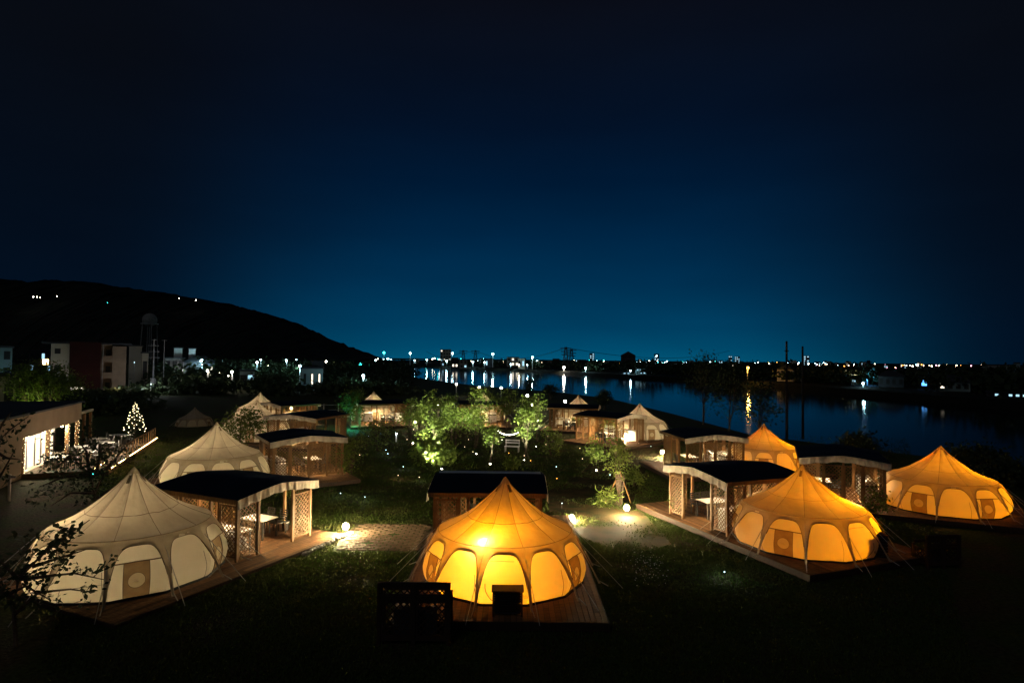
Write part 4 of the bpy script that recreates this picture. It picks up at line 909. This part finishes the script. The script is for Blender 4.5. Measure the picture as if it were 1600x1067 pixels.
# dark woods: one mass nobody could count
def woods(name, spots, label, seed, ls=1.3):
    rs = np.random.RandomState(seed); pts = []
    for (x, y_, h, r, n) in spots:
        c = rs.normal(size=(n, 3))*np.array([r*.45, r*.45, h*.24])+np.array([x, y_, h*.5]); c[:, 2] = np.clip(c[:, 2], -1, h*1.05); pts.append(c)
    o = leafmesh(name, np.concatenate(pts), ls, M['leafd'], None, rs, .8, 'stuff'); tag(o, label, 'woods')
rs = random.Random(5); sp_ = []
for i in range(230):                                     # left bank of the river and village trees
    Y = rs.uniform(105, 330); px = rs.uniform(235, 640-max(0, (150-Y))*.5); px = min(px, 800+940*(np.interp(Y, [c[1] for c in crest], [c[0] for c in crest])-6)/Y)
    if Y < 150 and (370 < px < 405 or 465 < px < 510): continue
    h = rs.uniform(2.5, 5.8)*(1 if Y > 150 else .62); sp_.append((X(px, Y), Y, h, rs.uniform(3, 6), 260))
woods('dark_woods', sp_, 'dark mass of trees between the camp and the river on the left', 1, .9)
sp_ = []
for i in range(300):
    f = rs.random(); fy = [60, 123, 158, 243, 300, 415, 634]; fx = [118, 106, 101, 93, 64, 26, -108]; Y = 110+(630-110)*f**1.4; xx = np.interp(Y, fy, fx)+rs.uniform(9, 60+Y*.25)
    sp_.append((xx, Y, rs.uniform(3, 6.6), rs.uniform(4, 8), 130))
woods('far_bank_woods', sp_, 'low dark trees along the far bank of the river', 2, 1.6)
sp_ = [(X(rs.uniform(-40, 230), Y), Y, rs.uniform(.7, 1.7), rs.uniform(2.5, 4), 200) for Y in [rs.uniform(68, 100) for _ in range(34)]]
woods('village_hedges', sp_, 'dark hedges and garden trees behind the cafe', 3, .7)
for i, (px, h) in enumerate(((44, 5.5), (70, 5.8), (86, 5))):
    p = P(px, 640, 0); p.y = min(p.y, 66); p.x = X(px, 66); p.y = 66
    tree(p, h, 2.4, 1800, .3, 'spreading tree lit green from below behind the cafe roof, %s' % ['left', 'middle', 'right'][i], group='trees behind the cafe roof', seed=90+i, stems=3, low=.4, tr=.12)
point((X(62, 65), 64.5, 1.2), 110, (.8, 1, .3), .1); point((X(45, 65), 64.5, 1.2), 60, (.8, 1, .3), .1)
p = P(548, 668, 0); tree((p.x, p.y, 0), 3.8, 1.2, 900, .25, 'tree lit teal beside the teal pole lamp', seed=95); point((p.x+.5, p.y-1.6, .8), 140, (.05, 1, .7), .1)

# ------------------------------------------------------------------ lamps, poles, towers
LC = {'g_cool': (.5, .9, 1), 'g_teal': (.1, .9, .9), 'g_white': (1, .9, .72), 'g_amber': (1, .5, .08), 'g_warm': (1, .7, .3), 'g_orange': (1, .35, .06), 'g_pink': (1, .4, .5), 'g_blue': (.1, .4, 1), 'g_lamp': (1, .8, .5)}
LAMPS = [  # px, py, Y, glow, radius px, power
 (600, 551, 430, 'g_teal', 2.2, 2500), (641, 552, 480, 'g_cool', 1.8, 3000), (707, 552, 500, 'g_cool', 1.8, 6000), (770, 553, 470, 'g_cool', 2.0, 9000), (832, 558, 440, 'g_cool', 1.6, 9000), (881, 574, 395, 'g_white', 2.2, 9000),
 (915, 575, 372, 'g_cool', 1.8, 6500), (985, 579, 330, 'g_cool', 1.3, 2500), (667, 562, 560, 'g_cool', 1.4, 2500), (698, 564, 560, 'g_cool', 1.5, 4500), (648, 563, 600, 'g_cool', 1.2, 1500), (739, 566, 520, 'g_cool', 1.4, 4500), (757, 566, 500, 'g_cool', 1.3, 1600), (798, 569, 450, 'g_cool', 1.2, 2500),
 (811, 570, 430, 'g_lamp', 1.2, 3500), (824, 570, 420, 'g_cool', 1.0, 1000), (568, 587, 118, 'g_cool', 2.6, 900), (563, 569, 250, 'g_teal', 2.6, 1500), (469, 572, 150, 'g_cool', 2.4, 700), (316, 564, 160, 'g_cool', 3.2, 1500), (402, 566, 170, 'g_cool', 2, 400), (408, 562, 185, 'g_cool', 1.6, 400), (448, 563, 170, 'g_cool', 2, 500), (587, 563, 300, 'g_cool', 1.8, 600), (510, 565, 240, 'g_white', 2, 600),
 (363, 581, 120, 'g_white', 2.2, 250), (325, 579, 125, 'g_white', 1.8, 150), (1168, 575, 232, 'g_amber', 2.8, 8000), (1355, 588, 205, 'g_blue', 1.8, 7000), (1334, 588, 205, 'g_lamp', 1.3, 900), (1348, 599, 190, 'g_cool', 2, 500), (1509, 599, 168, 'g_cool', 1.4, 3500), (1319, 572, 300, 'g_orange', 1.6, 500)]
for i, (px, py, Y, m, r, pw_) in enumerate(sorted(LAMPS)):
    q = at(px, py, Y); zg = -.9 if q.x > np.interp(Y, [60, 123, 158, 243, 300, 415, 634], [118, 106, 101, 93, 64, 26, -108]) else 0
    pw_ = pw_*(.3 if Y > 200 else 1); t = empty('street_lamp', (q.x, Y, zg), 0, 1, 'distant %s street lamp, %s from the left along the skyline' % ({'g_cool': 'blue-white', 'g_teal': 'teal', 'g_white': 'white', 'g_lamp': 'warm white', 'g_amber': 'amber', 'g_blue': 'blue', 'g_orange': 'orange'}[m], ordw(i)), 'street lamp', 'street lamps along the river and village')
    k = .7*Y/940; MB().tube([(0, 0, 0), (0, 0, q.z-zg)], [.10+.0006*Y, .07+.0004*Y], 6).build('pole', M['pole'], t); rr = r*k*1.15
    MB().ball((0, -.2, q.z-zg), rr, 8, 6).build('lamp_head', M[m], t); point((q.x, Y-.4-rr, q.z-.1), pw_, LC[m], rr)
far_l = []; rs = random.Random(12)
for i in range(100):
    px = rs.uniform(585, 1300); far_l.append((px, 562+(px-800)*.0105+abs(rs.gauss(0, 3.5))-1, rs.uniform(500, 1300), rs.choice(['g_cool', 'g_cool', 'g_cool', 'g_lamp', 'g_teal'])))
for i in range(46):
    px = rs.uniform(1170, 1560); far_l.append((px, 567.5+(px-1200)*.006+abs(rs.gauss(0, 2.5)), rs.uniform(420, 900), rs.choice(['g_orange', 'g_lamp', 'g_lamp', 'g_pink', 'g_cool'])))
far_l += [(1201, 566, 700, 'g_amber'), (1208, 566, 700, 'g_amber'), (1214, 566, 700, 'g_amber'), (1026, 556, 830, 'g_cool'), (968, 568, 600, 'g_orange'), (1371, 577, 420, 'g_pink'), (1374, 574, 450, 'g_orange'), (1386, 575, 430, 'g_pink'), (1362, 574, 500, 'g_pink'), (1367, 569, 520, 'g_lamp'), (1399, 574, 430, 'g_warm')]
far_l += [(px, 571+(px % 3), rs.uniform(450, 600), 'g_lamp') for px in (1422, 1426, 1434, 1443, 1452, 1456, 1467, 1416)]
far_l += [(px, py, Y, m) for px, py, Y, m in [(52, 464, 480, 'g_white'), (58, 464, 480, 'g_white'), (63, 465, 480, 'g_lamp'), (168, 473, 490, 'g_teal'), (280, 466, 520, 'g_white'), (306, 469, 520, 'g_white'), (89, 463, 500, 'g_lamp'),
          (486, 579, 210, 'g_lamp'), (520, 572, 240, 'g_white'), (527, 578, 210, 'g_cool'), (535, 575, 230, 'g_lamp'), (541, 580, 200, 'g_lamp'), (551, 583, 190, 'g_cool'), (522, 585, 170, 'g_warm'), (430, 572, 210, 'g_lamp'), (419, 571, 230, 'g_lamp'), (343, 583, 150, 'g_lamp'), (357, 587, 140, 'g_white'), (327, 564, 200, 'g_cool'), (463, 562, 230, 'g_cool'), (580, 566, 320, 'g_cool'), (592, 570, 300, 'g_lamp'), (592, 575, 290, 'g_orange'), (575, 570, 290, 'g_cool')]]
bulbs = {}
for i, (px, py, Y, m) in enumerate(sorted(far_l)):
    q = at(px, py, Y); r = rs.uniform(.35, .95)*Y/940
    if m not in bulbs: ob = MB().ball((0, 0, 0), 1, 8, 6).build('distant_light', M[m]); bulbs[m] = ob
    else: ob = bulbs[m].copy(); COL.objects.link(ob)
    ob.location = q; ob.scale = (r, r, r); tag(ob, 'tiny %s far light, %s from the left on the skyline' % (dict(CN, g_white='white', g_pink='pink')[m], ordw(i)), 'light', 'tiny far lights of the city and hills')
def pylon(px, ytop, ybase, Y, label, arms=3, w=2.2):
    a = at(px, ytop, Y); t = empty('power_pylon', (a.x, Y, -.9), 0, 1, label, 'pylon'); H = a.z+.9; mb = MB()
    for sx in (-1, 1):
        for sy in (-1, 1): mb.bar((sx*w, sy*w, 0), (sx*.5, sy*.5, H), .5)
    for i in range(5):
        z = H*i/5; wz = w+(.5-w)*z/H; z2 = H*(i+1)/5; w2 = w+(.5-w)*z2/H; mb.bar((-wz, -wz, z), (w2, -w2, z2), .3); mb.bar((wz, -wz, z), (-w2, -w2, z2), .3)
    mb.build('frame', M['black'], t)
    for i in range(arms): MB().bar((-w*1.7+i*.4, 0, H-1-i*2.2), (w*1.7-i*.4, 0, H-1-i*2.2), .55).build('cross_arm', M['black'], t)
pylon(884, 542, 0, 420, 'left of the two dark pylons across the river'); pylon(893, 545, 0, 440, 'right of the two dark pylons across the river'); pylon(724, 547, 0, 600, 'left pylon of the wired pair on the skyline', 2, 2.5); pylon(743, 547, 0, 600, 'right pylon of the wired pair on the skyline', 2, 2.5); pylon(1357, 563, 0, 420, 'small pylon before the pink lights', 2, 1.5)
def wire(a, b, sag, label):
    mb = MB(); a, b = Vector(a), Vector(b); pts = [a.lerp(b, i/14)-Vector((0, 0, sag*4*(i/14)*(1-i/14))) for i in range(15)]
    o = mb.tube([p-a for p in pts], .16, 4).build('power_line', M['black']); o.location = a; tag(o, label, 'power line')
wire(at(724, 548, 600), at(666, 549, 620), 6, 'power line left of the skyline pylons'); wire(at(724, 548, 600), at(743, 548, 600), 1, 'power line between the two skyline pylons'); wire(at(884, 543, 420), at(1140, 548, 700), 8, 'long power line right of the dark pylon pair')
wire(at(884, 543, 420), at(743, 548, 600), 8, 'long power line left of the dark pylon pair')
def upole(px, ytop, Y, label, arms, r=.15, m='pole'):
    q = at(px, ytop, Y); t = empty('utility_pole', (q.x, Y, 0), 0, 1, label, 'utility pole'); MB().tube([(0, 0, -1.5), (0, 0, q.z)], [r, r*.7], 8).build('pole', M[m], t)
    for z, w_ in arms: MB().bar((-w_, 0, q.z-z), (w_, 0, q.z-z), .1).build('cross_arm', M[m], t)
upole(1229, 533, 62, 'left dark utility pole on the river bank', [(1.0, .2)], m='darkwood'); upole(1254, 541, 66, 'right dark utility pole on the river bank', [], m='darkwood')
upole(241, 530, 112, 'grey utility pole with three crossarms in front of the water tower', [(1.2, .9), (2.3, 1.0), (3.4, 1.1), (.1, .5)], .16); upole(257, 531, 116, 'thin pole with a small lamp head beside the utility pole', [(.1, .5)], .1)
MB().box(-.35, .35, -.3, .3, .2, 2.6).build('pole_box', M['white'], bpy.data.objects['utility_pole.002'])
for px, py, Y, pw_, c_, lab in ((90, 606, 98, 80, (1, .92, .75), 'added fill lamp at the foot of the cream apartment wall'), (186, 606, 99, 90, (1, .7, .4), 'added fill lamp below the tan balconies'), (8, 606, 92, 160, (.3, .85, 1), 'added fill lamp before the teal-lit house'), (236, 600, 104, 420, (.85, .9, 1), 'added fill lamp beside the grey utility pole'), (122, 606, 98, 45, (1, .7, .5), 'added fill lamp before the dark red stair tower'), (210, 566, 121, 9, (.7, .95, 1), 'added fill lamp before the pale rooftop block'), (285, 575, 156, 250, (.9, .95, 1), 'added fill lamp before the white stepped blocks')):  # small post lamps added to brighten these facades and the pole
    q = at(px, py, Y); t = empty('fill_lamp', (q.x, Y, 0), 0, 1, lab, 'lamp'); MB().tube([(0, 0, 0), (0, 0, q.z-.1)], .05, 6).build('post', M['pole'], t); MB().ball((0, 0, q.z), .07, 8, 5).build('bulb', M['g_dotc'], t); point((q.x, Y-.3, q.z+.2), pw_, c_, .1)
# water tower
q = at(234, 500, 210); t = empty('water_tower', (q.x, 210, 0), 0, 1, 'grey ball-shaped water tower on legs in front of the hill', 'water tower'); mb = MB(); mb.ball((0, 0, q.z), 2.35, 20, 14); mb.build('tank', M['concrete'], t, True)
MB().lathe([(2.5, q.z-1.5), (2.75, q.z-1.5), (2.75, q.z-1.2), (2.5, q.z-1.2)], 20).build('walkway', M['pole'], t)
for a_ in range(45, 360, 90): MB().tube([(3.1*math.cos(R(a_)), 3.1*math.sin(R(a_)), 0), (2.2*math.cos(R(a_)), 2.2*math.sin(R(a_)), q.z-1)], .16, 6).build('leg', M['concrete'], t)
MB().tube([(0, 0, 0), (0, 0, q.z-2)], .1, 8).build('riser_pipe', M['pole'], t)
# low fence rails behind the left row and along the bank
for (xa, ya, xb, yb, lab) in ((-27, 70, -16, 74, 'low wire fence behind the third left hut roof'), (-9, 78, 3, 74, 'low fence behind the garden trees'),):
    a, b = Vector((xa, ya, 0)), Vector((xb, yb, 0)); t = empty('fence', a, 0, 1, lab, 'fence'); d = b-a
    for i in range(8): MB().box(-.05, .05, -.05, .05, 0, 1.3).build('post', M['pole'], t).location = d*i/7
    for z in (.6, 1.2): MB().bar((0, 0, z), d+Vector((0, 0, z)), .04).build('rail', M['pole'], t)
